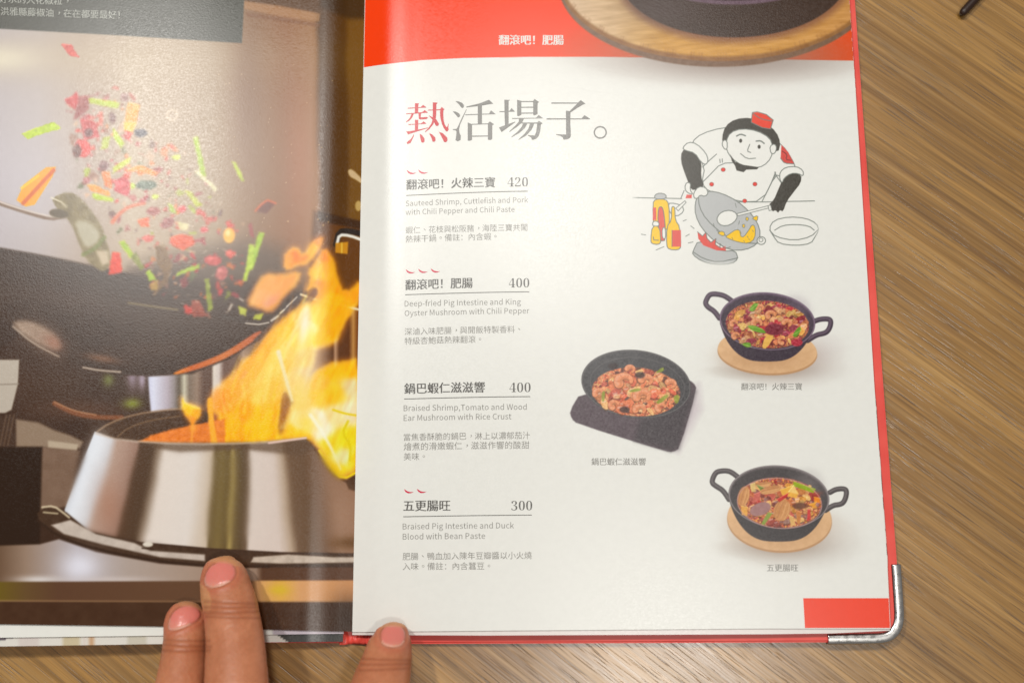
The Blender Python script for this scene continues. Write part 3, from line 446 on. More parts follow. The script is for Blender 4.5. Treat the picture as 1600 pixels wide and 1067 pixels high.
    shape([(470, 580), (500, 540), (545, 545), (560, 580), (540, 600), (510, 590), (495, 612), (475, 610)], W)
    for p in ([(720, 640), (726, 665)], [(590, 760), (596, 782)], [(745, 745), (740, 765)], [(608, 800), (625, 815)]): line(p, 0, 3.5)
    # bottles, bowl, plate, splashes
    shape([(318, 640), (360, 640), (405, 655), (415, 690), (370, 720), (330, 700)], W); shape([(365, 670), (420, 625), (427, 635), (380, 685)], W, 0, 4)
    shape([(228, 640), (245, 615), (305, 615), (325, 645), (328, 760), (318, 800), (235, 800)], YL); shape([(240, 590), (270, 578), (308, 588), (308, 614), (240, 616)], GY)
    c.P([(230, 665), (248, 665), (250, 740), (228, 740)], RS, .6); shape([(262, 670), (275, 658), (290, 670), (300, 740), (308, 860), (270, 866), (258, 740)], RS); shape([(284, 790), (302, 780), (306, 850), (286, 850)], W, 1, 4)
    shape([(225, 775), (268, 775), (278, 870), (262, 886), (222, 880), (216, 860)], YL); shape([(228, 752), (245, 744), (266, 754), (266, 776), (228, 776)], W)
    line([(232, 840), (235, 858), (262, 860)], 0); shape([(340, 665), (350, 658), (360, 666), (362, 740), (390, 780), (397, 900), (380, 918), (325, 915), (310, 890), (312, 780), (340, 740)], YL); c.P([(343, 800), (396, 800), (397, 898), (343, 898)], RS, .6); line([(343, 800), (343, 898)], 0, 4)
    for p in ([(160, 824), (186, 828)], [(248, 918), (295, 898)], [(410, 745), (428, 738)], [(425, 836), (446, 824)], [(440, 876), (468, 870)], [(455, 775), (475, 790)]): line(p, 0, 4)
    shape([(920, 790), (950, 740), (1040, 720), (1140, 728), (1205, 760), (1218, 800), (1195, 840), (1170, 880), (1080, 892), (980, 880), (950, 840)], W); line([(925, 800), (960, 840), (1070, 862), (1170, 840), (1215, 795)]); line([(955, 800), (1000, 772), (1080, 765), (1160, 775), (1190, 800)])
    c.tf = (0, 0, 1)
# ==== PAINT END
# ---------------------------------------------------------------- measuring: a point of the photograph -> the surface it lies on
CAMP = np.array(cam.location)
ct, st = math.cos(TILT), math.sin(TILT)

def plane(px, py, z):
    px, py, z = np.broadcast_arrays(np.asarray(px, float), np.asarray(py, float), np.asarray(z, float))
    x, y = (px - 800) / FPX, -(py - 533.5) / FPX
    dx, dy, dz = x, y * ct + st, y * st - ct
    k = (z - CAMP[2]) / dz
    return np.stack([CAMP[0] + dx * k, CAMP[1] + dy * k, z], -1)

GUT = -.0045                                       # height of the fold between the two pages
g0, g1 = plane(570, 0, GUT), plane(550.5, 985, GUT)
def fold_x(Y): return g0[0] + (g1[0] - g0[0]) * (Y - g0[1]) / (g1[1] - g0[1])
U_R, H_R = [-.01, 0, .004, .008, .012, .018, .030, .050, .08, .3], [GUT - .003, GUT, -.0031, -.0018, -.0011, -.0007, -.0003, 0, 0, 0]
U_L, H_L = [-.01, 0, .004, .010, .0125, .016, .026, .036, .055, .08, .11, .16, .30], [GUT - .003, GUT, -.0033, -.0015, -.0010, -.0007, -.0001, .0004, .0012, .0018, .0022, .0026, .003]
def hermite(xs, ys, t):
    xs, ys = np.array(xs), np.array(ys); m = np.gradient(ys, xs)
    t = np.clip(t, xs[0], xs[-1]); i = np.clip(np.searchsorted(xs, t) - 1, 0, len(xs) - 2)
    h = xs[i + 1] - xs[i]; s = (t - xs[i]) / h
    return ((2 * s ** 3 - 3 * s ** 2 + 1) * ys[i] + (s ** 3 - 2 * s ** 2 + s) * h * m[i] + (-2 * s ** 3 + 3 * s ** 2) * ys[i + 1] + (s ** 3 - s ** 2) * h * m[i + 1])
def height(side, X, Y):
    u = X - fold_x(Y)
    z = hermite(U_R, H_R, u) if side == 'R' else hermite(U_L, H_L, -u)
    # the sheets are never dead flat: shallow waves of handled paper
    return z + .00025 * np.sin(X * 38 + Y * 21 + (1 if side == 'R' else 2.6)) * np.clip(np.abs(u) / .05, 0, 1)
def surf(side, px, py, lift=0.0):
    px, py = np.broadcast_arrays(np.asarray(px, float), np.asarray(py, float))
    p = plane(px, py, 0)
    for _ in range(14):
        z = height(side, p[..., 0], p[..., 1]) + lift
        p = plane(px, py, z)
    return p

# ---------------------------------------------------------------- mesh helpers
def link(name, me, mats, parent=None, smooth=True):
    o = bpy.data.objects.new(name, me); C.objects.link(o)
    for m in (mats if isinstance(mats, (list, tuple)) else [mats]): me.materials.append(m)
    if smooth: me.polygons.foreach_set('use_smooth', np.ones(len(me.polygons), bool))
    o.parent = parent
    return o
def mesh_np(name, verts, quads):
    me = bpy.data.meshes.new(name); verts = np.asarray(verts, np.float32).reshape(-1, 3); quads = np.asarray(quads, np.int32)
    n, k = quads.shape
    me.vertices.add(len(verts)); me.vertices.foreach_set('co', verts.ravel())
    me.loops.add(n * k); me.loops.foreach_set('vertex_index', quads.ravel())
    me.polygons.add(n); me.polygons.foreach_set('loop_start', np.arange(0, n * k, k, dtype=np.int32)); me.polygons.foreach_set('loop_total', np.full(n, k, np.int32))
    me.update(calc_edges=True); me.validate()
    return me
def add_color(me, rgb, name='print'):
    a = me.color_attributes.new(name, 'FLOAT_COLOR', 'POINT')
    a.data.foreach_set('color', np.concatenate([rgb.reshape(-1, 3), np.ones((rgb.reshape(-1, 3).shape[0], 1))], 1).astype(np.float32).ravel())
def grid_mesh(name, P, rgb=None, keep=None):
    ny, nx = P.shape[:2]; idx = np.arange(nx * ny).reshape(ny, nx)
    q = np.stack([idx[1:, :-1], idx[1:, 1:], idx[:-1, 1:], idx[:-1, :-1]], -1)
    if keep is not None: q = q[keep[1:, :-1] | keep[1:, 1:] | keep[:-1, 1:] | keep[:-1, :-1]]
    q = q.reshape(-1, 4); V = P.reshape(-1, 3)
    if keep is not None:
        used = np.unique(q); mp = np.zeros(len(V), np.int64); mp[used] = np.arange(len(used)); q = mp[q]; V = V[used]
        if rgb is not None: rgb = rgb.reshape(-1, 3)[used]
    me = mesh_np(name, V, q)
    if rgb is not None: add_color(me, rgb)
    return me
def tag(o, label=None, cat=None, kind=None, group=None):
    for k, v in (('label', label), ('category', cat), ('kind', kind), ('group', group)):
        if v: o[k] = v
    return o
def empty(name, loc, label, cat):
    o = bpy.data.objects.new(name, None); C.objects.link(o); o.location = loc; o.empty_display_size = .02
    return tag(o, label, cat)
def reparent(o, root):                               # keep world placement under an Empty that sits away from the origin
    o.parent = root; o.matrix_parent_inverse = Matrix.Translation(root.location).inverted()
    return o

# ---------------------------------------------------------------- materials
def mat(name, color=(.5, .5, .5), rough=.5, **kw):
    m = bpy.data.materials.new(name); m.use_nodes = True
    b = m.node_tree.nodes['Principled BSDF']; b.inputs['Base Color'].default_value = (*color, 1); b.inputs['Roughness'].default_value = rough
    for k, v in kw.items(): b.inputs[k].default_value = v
    return m, m.node_tree, b
def nd(nt, typ, **kw):
    n = nt.nodes.new(typ)
    for k, v in kw.items():
        if k.startswith('i_'): n.inputs[int(k[2:]) if k[2:].isdigit() else k[2:].replace('_', ' ')].default_value = v
        else: setattr(n, k, v)
    return n
def S(c): return tuple(float(v) for v in s2l(c))
def cramp(nt, stops):
    n = nt.nodes.new('ShaderNodeValToRGB'); e = n.color_ramp.elements
    while len(e) < len(stops): e.new(.5)
    for el, (p, c) in zip(e, stops): el.position = p; el.color = (*c, 1)
    return n

def paper_mat(name, attr=None, color=None, rough=.305, grain=.13, gloss=.034):
    """satin coated stock: ink or paper below, a thin rough coating above (short-tailed gloss)"""
    m, nt, b = mat(name, color or (.8, .8, .8), rough)
    L = nt.links; tc = nd(nt, 'ShaderNodeTexCoord'); out = nt.nodes['Material Output']; nt.nodes.remove(b)
    df = nd(nt, 'ShaderNodeBsdfDiffuse', i_0=(*(color or (.8, .8, .8)), 1)); gl = nd(nt, 'ShaderNodeBsdfAnisotropic', distribution='BECKMANN', i_0=(1, 1, 1, 1))
    lw = nd(nt, 'ShaderNodeLayerWeight'); lw.inputs[0].default_value = .12
    fr = nd(nt, 'ShaderNodeMapRange', i_1=0., i_2=1., i_3=gloss, i_4=.6); L.new(lw.outputs['Fresnel'], fr.inputs[0])
    fr.inputs[1].default_value = .02
    mxs = nd(nt, 'ShaderNodeMixShader'); L.new(fr.outputs[0], mxs.inputs[0]); L.new(df.outputs[0], mxs.inputs[1]); L.new(gl.outputs[0], mxs.inputs[2]); L.new(mxs.outputs[0], out.inputs[0])
    n1 = nd(nt, 'ShaderNodeTexNoise', i_Scale=2600.0, i_Detail=2.0); L.new(tc.outputs['Object'], n1.inputs['Vector'])
    n2 = nd(nt, 'ShaderNodeTexNoise', i_Scale=1700.0, i_Detail=2.0); L.new(tc.outputs['Object'], n2.inputs['Vector'])
    ad = nd(nt, 'ShaderNodeMath', operation='ADD'); L.new(n1.outputs[0], ad.inputs[0]); L.new(n2.outputs[0], ad.inputs[1])
    bp = nd(nt, 'ShaderNodeBump'); bp.inputs['Strength'].default_value = grain; bp.inputs['Distance'].default_value = .00012
    L.new(ad.outputs[0], bp.inputs['Height']); L.new(bp.outputs[0], gl.inputs['Normal'])
    n3 = nd(nt, 'ShaderNodeTexNoise', i_Scale=1500.0, i_Detail=2.0); L.new(tc.outputs['Object'], n3.inputs['Vector'])
    rr = nd(nt, 'ShaderNodeMapRange', i_1=.3, i_2=.7, i_3=rough - .03, i_4=rough + .03); L.new(n3.outputs[0], rr.inputs[0]); L.new(rr.outputs[0], gl.inputs['Roughness'])
    if attr:
        a = nd(nt, 'ShaderNodeVertexColor', layer_name=attr)
        n4 = nd(nt, 'ShaderNodeTexNoise', i_Scale=420.0, i_Detail=4.0); L.new(tc.outputs['Object'], n4.inputs['Vector'])
        mr = nd(nt, 'ShaderNodeMapRange', i_1=.3, i_2=.7, i_3=.985, i_4=1.012); L.new(n4.outputs[0], mr.inputs[0])
        mx = nd(nt, 'ShaderNodeMix', data_type='RGBA', blend_type='MULTIPLY'); mx.inputs[0].default_value = 1
        L.new(a.outputs[0], mx.inputs[6]); L.new(mr.outputs[0], mx.inputs[7]); L.new(mx.outputs[2], df.inputs['Color'])
    return m
M_print = paper_mat('printed_paper', attr='print')
M_white = paper_mat('bare_paper', color=S((236, 235, 229)))
M_black = paper_mat('black_ink', color=S((100, 98, 95)))
M_head = paper_mat('heading_grey_ink', color=S((126, 124, 120)))
M_grey = paper_mat('grey_ink', color=S((152, 150, 145)))
M_red = paper_mat('red_ink', color=S((206, 18, 36)))
M_chili = paper_mat('chili_red_ink', color=S((214, 40, 76)))
M_dim = paper_mat('dim_lettering', color=S((170, 172, 164)))
M_knock = paper_mat('white_lettering', color=S((238, 232, 226)))

# ---------------------------------------------------------------- table (the setting)
TABLE_Z = -.0090
m_wood, nt, b = mat('oak_laminate', (.3, .2, .1), .4, **{'Specular IOR Level': 1.0, 'Coat Weight': .4, 'Coat Roughness': .45})
L = nt.links
tc = nd(nt, 'ShaderNodeTexCoord'); mp = nd(nt, 'ShaderNodeMapping'); mp.inputs['Rotation'].default_value = (0, 0, rad(37)); L.new(tc.outputs['Object'], mp.inputs[0])
wn = nd(nt, 'ShaderNodeTexNoise', i_Scale=6.0, i_Detail=2.0); L.new(mp.outputs[0], wn.inputs['Vector'])
wv = nd(nt, 'ShaderNodeVectorMath', operation='MULTIPLY_ADD'); wv.inputs[1].default_value = (.0, .005, 0); L.new(wn.outputs['Color'], wv.inputs[0]); L.new(mp.outputs[0], wv.inputs[2])
def stretched(su, sv, detail=3.0, rough=.6, src=None):
    m2 = nd(nt, 'ShaderNodeMapping'); m2.inputs['Scale'].default_value = (su, sv, 1); L.new((src or wv).outputs[0], m2.inputs[0])
    n = nd(nt, 'ShaderNodeTexNoise', i_Scale=1.0, i_Detail=detail, i_Roughness=rough); L.new(m2.outputs[0], n.inputs['Vector'])
    return n
broad = stretched(3, 36, 4.0); mid = stretched(7, 420, 5.0, .7); dark = stretched(5, 170, 4.0); fine = stretched(16, 1300, 2.0); pore = stretched(60, 1900, 1.0)
r1 = cramp(nt, [(.30, S((106, 72, 26))), (.45, S((142, 102, 44))), (.60, S((174, 131, 66))), (.75, S((188, 147, 82)))]); L.new(broad.outputs[0], r1.inputs[0])
r2 = cramp(nt, [(.30, S((98, 65, 24))), (.5, S((158, 115, 54))), (.7, S((200, 158, 94)))]); L.new(mid.outputs[0], r2.inputs[0])
x1 = nd(nt, 'ShaderNodeMix', data_type='RGBA'); x1.inputs[0].default_value = .45; L.new(r1.outputs[0], x1.inputs[6]); L.new(r2.outputs[0], x1.inputs[7])
rd = nd(nt, 'ShaderNodeMapRange', i_1=.56, i_2=.70, i_3=0.0, i_4=.45); L.new(dark.outputs[0], rd.inputs[0])
x2 = nd(nt, 'ShaderNodeMix', data_type='RGBA'); L.new(rd.outputs[0], x2.inputs[0]); L.new(x1.outputs[2], x2.inputs[6]); x2.inputs[7].default_value = (*S((88, 54, 24)), 1)
rf = nd(nt, 'ShaderNodeMapRange', i_1=.3, i_2=.7, i_3=.75, i_4=1.25); L.new(fine.outputs[0], rf.inputs[0])
x3 = nd(nt, 'ShaderNodeMix', data_type='RGBA', blend_type='MULTIPLY'); x3.inputs[0].default_value = 1; L.new(x2.outputs[2], x3.inputs[6]); L.new(rf.outputs[0], x3.inputs[7])
rp = nd(nt, 'ShaderNodeMapRange', i_1=.60, i_2=.68, i_3=0.0, i_4=.7); L.new(pore.outputs[0], rp.inputs[0])
x4 = nd(nt, 'ShaderNodeMix', data_type='RGBA'); L.new(rp.outputs[0], x4.inputs[0]); L.new(x3.outputs[2], x4.inputs[6]); x4.inputs[7].default_value = (*S((92, 66, 40)), 1)
L.new(x4.outputs[2], b.inputs['Base Color'])
hs = nd(nt, 'ShaderNodeMath', operation='SUBTRACT'); L.new(fine.outputs[0], hs.inputs[0]); L.new(rp.outputs[0], hs.inputs[1])
bp = nd(nt, 'ShaderNodeBump'); bp.inputs['Strength'].default_value = .3; bp.inputs['Distance'].default_value = .00015; L.new(hs.outputs[0], bp.inputs['Height']); L.new(bp.outputs[0], b.inputs['Normal'])
rr = nd(nt, 'ShaderNodeMapRange', i_1=.3, i_2=.7, i_3=.24, i_4=.32); L.new(mid.outputs[0], rr.inputs[0]); L.new(rr.outputs[0], b.inputs['Roughness'])
bm = bmesh.new(); bmesh.ops.create_cube(bm, size=1, matrix=Matrix.Translation((.05, .02, TABLE_Z - .015)) @ Matrix.Diagonal((1.3, .95, .03, 1)))
bmesh.ops.bevel(bm, geom=bm.edges[:], offset=.003, segments=2, affect='EDGES')
me = bpy.data.meshes.new('tabletop'); bm.to_mesh(me); bm.free()
tag(link('tabletop', me, m_wood, smooth=False), kind='structure')

# ---------------------------------------------------------------- menu
menu = empty('menu_book', (fold_x(0.0), 0, TABLE_Z), 'open red hardcover menu with metal corner lying on the wooden table under three fingertips', 'menu')
def part(o): return reparent(o, menu)

m_cover, nt, b = mat('red_cover_board', S((222, 54, 46)), .4)
tc = nd(nt, 'ShaderNodeTexCoord'); n = nd(nt, 'ShaderNodeTexNoise', i_Scale=60.0, i_Detail=5.0); nt.links.new(tc.outputs['Object'], n.inputs['Vector'])
r = cramp(nt, [(.3, S((226, 62, 52))), (.7, S((242, 90, 78)))]); nt.links.new(n.outputs[0], r.inputs[0]); nt.links.new(r.outputs[0], b.inputs['Base Color'])
n = nd(nt, 'ShaderNodeTexNoise', i_Scale=1800.0); nt.links.new(tc.outputs['Object'], n.inputs['Vector']); bp = nd(nt, 'ShaderNodeBump'); bp.inputs['Strength'].default_value = .2; bp.inputs['Distance'].default_value = .0001; nt.links.new(n.outputs[0], bp.inputs['Height']); nt.links.new(bp.outputs[0], b.inputs['Normal'])

def zc(px): return -.0064 + .0032 * np.clip((np.asarray(px, float) - 560) / 840, -.2, 1)    # the right board lies tilted on its spine
COVER_Z = -.0064
def slab(top_pts, thick, bevel):
    bm = bmesh.new(); top = [bm.verts.new(p) for p in top_pts]; low = [bm.verts.new((p[0], p[1], p[2] - thick)) for p in top_pts]
    n = len(top); ft = bm.faces.new(top); fb = bm.faces.new(low[::-1])
    for i in range(n): bm.faces.new((top[i], low[i], low[(i + 1) % n], top[(i + 1) % n]))
    bmesh.ops.recalc_face_normals(bm, faces=bm.faces)
    e = [e for e in bm.edges if all(v in top for v in e.verts) or all(v in low for v in e.verts)]
    if bevel: bmesh.ops.bevel(bm, geom=e, offset=bevel, segments=3, affect='EDGES')
    return bm
outline = [(572, 1006), (1000, 1004.5), (1378, 1003), (1392, 1000), (1401, 991), (1406, 976), (1402.5, 878), (1378, 560), (1348, 160), (1336.5, 0), (1313, -330), (576, -330)]
bm = slab([tuple(plane(x, y, zc(x))) for x, y in outline], .0025, .0006)
me = bpy.data.meshes.new('cover'); bm.to_mesh(me); bm.free()
cover = part(link('cover', me, m_cover, smooth=False))
bm = slab([tuple(plane(x, y, COVER_Z - .0004)) for x, y in ((-300, 1001), (534, 1004.5), (545, -330), (-300, -330))], .0021, .0006)
me = bpy.data.meshes.new('cover'); bm.to_mesh(me); bm.free()
front = part(link('cover', me, m_cover, smooth=False))
# spine strip with its crumpled hinge
xs = np.linspace(531, 577, 30); ys = np.concatenate([np.linspace(-330, 900, 30), np.linspace(910, 1006, 26)])
GX, GY = np.meshgrid(xs, ys)
cr = (fbm(GX / 7., GY / 9., 3) - .5) * .0022 * np.clip((GY - 960) / 30, 0, 1) - .0004
P = plane(GX, GY, COVER_Z - .0002 + cr - .0006 * np.cos((GX - 554) / 23 * 1.5))
spine = part(link('spine', grid_mesh('spine', P), m_cover))
sd = spine.modifiers.new('thickness', 'SOLIDIFY'); sd.thickness = .0006; sd.offset = -1

# metal corner guard: a pressed channel swept round the board's corner
m_metal, nt, b = mat('chromed_steel', (.58, .57, .56), .24, Metallic=1.0)
tc = nd(nt, 'ShaderNodeTexCoord'); n = nd(nt, 'ShaderNodeTexNoise', i_Scale=700.0, i_Detail=4.0); nt.links.new(tc.outputs['Object'], n.inputs['Vector'])
r = nd(nt, 'ShaderNodeMapRange', i_1=.35, i_2=.65, i_3=.22, i_4=.36); nt.links.new(n.outputs[0], r.inputs[0]); nt.links.new(r.outputs[0], b.inputs['Roughness'])
bp = nd(nt, 'ShaderNodeBump'); bp.inputs['Strength'].default_value = .08; bp.inputs['Distance'].default_value = .0002; nt.links.new(n.outputs[0], bp.inputs['Height']); nt.links.new(bp.outputs[0], b.inputs['Normal'])
path = [(1398, 881), (1400, 910), (1402, 940), (1403, 958), (1402.5, 970), (1399.5, 980), (1394, 988), (1386, 993.5), (1375, 996), (1360, 996.5), (1340, 996.8), (1315, 997), (1291.5, 997.2)]
path = chaikin(path, 2, False)
pw3 = plane(path[:, 0], path[:, 1], zc(path[:, 0]) - .0011); pw = pw3[:, :2]
tn = np.gradient(pw, axis=0); tn /= np.linalg.norm(tn, axis=1)[:, None]; nrm = np.stack([-tn[:, 1], tn[:, 0]], 1)   # outward is +x then -y
if (nrm[0] @ np.array([1, 0])) < 0: nrm = -nrm
V, F = [], []; NS = 14; Rw, Rz = .0017, .0018
for i in range(len(pw)):
    for k in range(NS):
        a = math.pi * (-.5 + 1.5 * k / (NS - 1)) if k < NS else 0
        a = rad(-100 + 290 * k / (NS - 1))
        V.append((*(pw[i] + nrm[i] * Rw * (math.copysign(abs(math.cos(a)) ** .55, math.cos(a)))), pw3[i, 2] - .0001 + Rz * math.copysign(abs(math.sin(a)) ** .6, math.sin(a))))
for i in range(len(pw) - 1):
    for k in range(NS - 1): F.append((i * NS + k, i * NS + k + 1, (i + 1) * NS + k + 1, (i + 1) * NS + k))
guard = link('corner_guard', mesh_np('corner_guard', V, F), m_metal, cover)
sd = guard.modifiers.new('thickness', 'SOLIDIFY'); sd.thickness = .0004; sd.offset = -1

# --- pages. Each page is a curved sheet; outlines measured on the photograph
def sheet(name, side, left, right, top, bottom, nx, ny, dz, m, colf=None, fine=None):
    """left/right: edge x as function of y; bottom: y as function of x"""
    t = np.linspace(0, 1, nx); v = np.linspace(0, 1, ny)
    T, Vv = np.meshgrid(t, v)
    yb = bottom(left(990) + (right(990) - left(990)) * T); Yp = top + (yb - top) * Vv
    Xp = left(Yp) + (right(Yp) - left(Yp)) * T
    P = surf(side, Xp, Yp, 0) if dz == 0 else None
    if P is None:
        P = surf(side, Xp, Yp, dz)
    rgb = s2l(colf(Xp, Yp)) if colf else None
    o = part(link(name, grid_mesh(name, P, rgb), m))
    return o
lin = lambda pts: (lambda q: np.interp(q, [p[0] for p in pts], [p[1] for p in pts]))
def lin_x(pts):                                      # with linear extrapolation at the ends
    a, bb = np.array([p[0] for p in pts], float), np.array([p[1] for p in pts], float)
    def f(q):
        q = np.asarray(q, float); r = np.interp(q, a, bb)
        r = np.where(q < a[0], bb[0] + (q - a[0]) * (bb[1] - bb[0]) / (a[1] - a[0]), r)
        return np.where(q > a[-1], bb[-1] + (q - a[-1]) * (bb[-1] - bb[-2]) / (a[-1] - a[-2]), r)
    return f
fold = lin_x([(0, 570), (985, 550.5)])
R_right = lin_x([(0, 1327), (160, 1338), (600, 1366), (870, 1386), (982, 1391.5)])
R_bot = lin_x([(550, 987), (760, 985), (1200, 981.5), (1392, 982)])
rp_nodes = sheet('right_page', 'R', fold, R_right, -330, R_bot, 220, 260, 0, M_print, lambda X, Y: np.broadcast_to(np.array(PAPER, float), X.shape + (3,)))
right_page = rp_nodes
# the next leaf below shows a white lip along the bottom and printed specks at the right edge
R2_bot = lin_x([(550, 991.5), (760, 992.3), (1200, 990.3), (1300, 989), (1393, 984.5)])
R2_right = lin_x([(0, 1326), (600, 1365.5), (612, 1366), (625, 1368.6), (700, 1374), (870, 1386.8), (890, 1387), (984, 1390.5)])
def lip(X, Y):
    n = vnoise(Y / 9., X * 0, 5)[..., None]; m = ((Y > 618) & (Y < 890) & (n[..., 0] > .42))[..., None]
    c = np.where(m, np.array((96, 76, 72.)) + 90 * (vnoise(Y / 4., Y * 0, 8)[..., None] > .7), np.array((234, 228, 222.)))
    return np.where((X > R2_right(Y) - 14)[..., None], c, np.array((234, 226, 222.)))
lo = sheet('lower_page', 'R', fold, R2_right, -330, R2_bot, 160, 420, -.0007, M_print, lip)
for k, dz in enumerate((-.0014, -.0021, -.0028)):
    sheet('lower_page', 'R', fold, lin_x([(0, 1325), (982, 1389)]), -330, lin_x([(550, 985), (1392, 981 - k)]), 60, 40, dz, M_white)

L_bot = lin_x([(-310, 970), (0, 974.7), (258, 978.3), (412, 983), (552, 986.5)])
xs = np.concatenate([np.arange(-300, -24, 12.), np.arange(-24, 575, 1.0)]); ys = np.concatenate([np.arange(-330, -24, 12.), np.arange(-24, 1000, 1.0)])
cv = Canvas(xs, ys, (120, 100, 80)); paint_wok_photo(cv); press(cv)
XX, YY = np.meshgrid(xs, ys)
Xs = np.minimum(XX, fold(YY)); Ys = np.minimum(YY, L_bot(np.minimum(XX, 552)))
kx = (XX <= fold(YY) + 1.01); ky = (YY <= L_bot(np.minimum(XX, 552)) + 1.01)
keep = np.zeros(kx.shape, bool); kk = kx & ky
q_keep = kk.copy(); q_keep[0, :] = False; q_keep[:, -1] = False
P = surf('L', Xs, Ys)
q_all = kk[1:, :-1] & kk[1:, 1:] & kk[:-1, 1:] & kk[:-1, :-1]
idx = np.arange(P.shape[0] * P.shape[1]).reshape(P.shape[:2])
q = np.stack([idx[1:, :-1], idx[1:, 1:], idx[:-1, 1:], idx[:-1, :-1]], -1)[q_all]
used = np.unique(q); mpv = np.zeros(idx.size, np.int64); mpv[used] = np.arange(len(used))
me = mesh_np('left_page', P.reshape(-1, 3)[used], mpv[q]); add_color(me, s2l(cv.im).reshape(-1, 3)[used])
left_page = part(link('left_page', me, M_print))

L2_bot = lin_x([(-310, 998), (0, 995.8), (258, 992.4), (420, 991), (536, 989.5)])
L3_bot = lin_x([(-310, 1012), (0, 1009.4), (253, 1005.6), (420, 1003), (536, 1002)])
def leaf2(X, Y):
    return np.where((X > 425)[..., None], np.array((196, 186, 196.)), np.array((236, 236, 230.)))
def leaf3(X, Y):
    c = np.broadcast_to(np.array((226, 222, 214.)), X.shape + (3,)).copy()
    for x0, x1, col in ((95, 128, (206, 192, 160)), (128, 136, (222, 206, 196)), (136, 150, (204, 166, 130)), (196, 232, (206, 200, 184)), (26, 64, (216, 206, 200))):
        a = np.clip(np.minimum(X - x0, x1 - X) / 6., 0, 1)[..., None]; c = c * (1 - a) + np.array(col) * a
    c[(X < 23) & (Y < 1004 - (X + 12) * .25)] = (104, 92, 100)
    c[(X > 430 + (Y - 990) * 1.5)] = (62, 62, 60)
    return c
lf2 = lin_x([(0, 552), (985, 537)]); lf3 = lin_x([(0, 552), (985, 536)])
sheet('lower_page', 'L', lambda y: np.asarray(y, float) * 0 - 296, lf2, -330, L2_bot, 200, 200, -.0009, M_print, leaf2)
sheet('lower_page', 'L', lambda y: np.asarray(y, float) * 0 - 292, lf3, -330, L3_bot, 420, 500, -.0018, M_print, leaf3)

# --- printing on the right page
def patch(name, side, x0, y0, x1, y1, step, fn, base=PAPER, lift=.000016, whole=None, fade=2):
    c = Canvas(np.arange(x0, x1, step), np.arange(y0, y1, step), base); fn(c)
    X, Y = np.meshgrid(c.xs, c.ys); keep = c.cov > .02
    if fade: f = np.clip(np.minimum(np.minimum(X - x0, x1 - X), np.minimum(Y - y0 if fade > 1 else 99., y1 - Y)) / 12., 0, 1) * np.clip((c.cov - .02) / .10, 0, 1); c.im = PAPER + (c.im - PAPER) * f[..., None]
    if whole is not None: keep &= whole(X, Y)
    return link(name, grid_mesh(name, surf(side, X, Y, lift), s2l(c.im), keep), M_print, right_page)

# red header band with its soft lower edge in line with the sheet, and the corner tab
BAND = lin_x([(570, 105.8), (595, 102), (619, 99), (661, 94.4), (724, 91.2), (829, 89.2), (934, 89.2), (1100, 91.5), (1332, 95.2)])
def strip_sheet(name, x0, x1, y0, y1, nx, ny, m, lift=.00003):
    T, Vv = np.meshgrid(np.linspace(0, 1, nx), np.linspace(0, 1, ny))
    Xm = np.linspace(570, 1330, nx)
    Ya = y0(0) if callable(y0) else y0
    Yp0 = np.full(T.shape, Ya, float); yb = (y1(np.broadcast_to(Xm, T.shape)) if callable(y1) else np.full(T.shape, float(y1)))
    Yp = Yp0 + (yb - Yp0) * Vv
    Xa, Xb = x0(Yp), x1(Yp); Xp = Xa + (Xb - Xa) * T
    return Xp, Yp
Xp, Yp = strip_sheet('header_band', lambda y: fold(y) + .6, lambda y: R_right(y) - .3, -330, BAND, 240, 120, None)
o = link('header_band', grid_mesh('header_band', surf('R', Xp, Yp, .00001), np.broadcast_to(s2l((250, 64, 4)), Xp.shape + (3,)).copy()), M_print, right_page)
Xp, Yp = np.meshgrid(np.linspace(0, 1, 24), np.linspace(934, 980.5, 10)); Xp = (1255 + (Yp - 934) * .06) * (1 - Xp) + (R_right(Yp) - .6) * Xp
link('corner_tab', grid_mesh('corner_tab', surf('R', Xp, Yp, .00001), np.broadcast_to(s2l((246, 76, 52)), Xp.shape + (3,)).copy()), M_print, right_page)

def header(c):
    X, Y = np.meshgrid(c.xs, c.ys)
    m = np.clip(BAND(X) - Y + .6, 0, 1)[..., None]
    c.im = c.im * (1 - m) + np.array((250, 64, 4.)) * m; b0 = c.im.copy(); paint_header_dish(c)
    f = np.clip((c.cov - .02) / .12, 0, 1)[..., None]; c.im = b0 + (c.im - b0) * f
patch('dish_photo', 'R', 780, -200, 1345, 178, 1.0, header, lift=.000017, whole=lambda X, Y: X < R_right(Y) - .5, fade=0)['label'] = 'large dark pan on a wooden board printed across the red band'
patch('cook_illustration', 'R', 986, 166, 1284, 418, .6, paint_cook)
patch('dish_photo', 'R', 1080, 440, 1345, 630, .8, paint_three_treasure, lift=.00002)['label'] = 'two handled pan of shrimp and green chilli on a round board'
patch('dish_photo', 'R', 875, 532, 1125, 726, .8, paint_rice_crust, lift=.000026)['label'] = 'round black plate of orange shrimp on a dark square stand'
patch('dish_photo', 'R', 1092, 712, 1372, 905, .8, paint_duck_blood, lift=.00002)['label'] = 'two handled pan of red stew with a green onion piece'

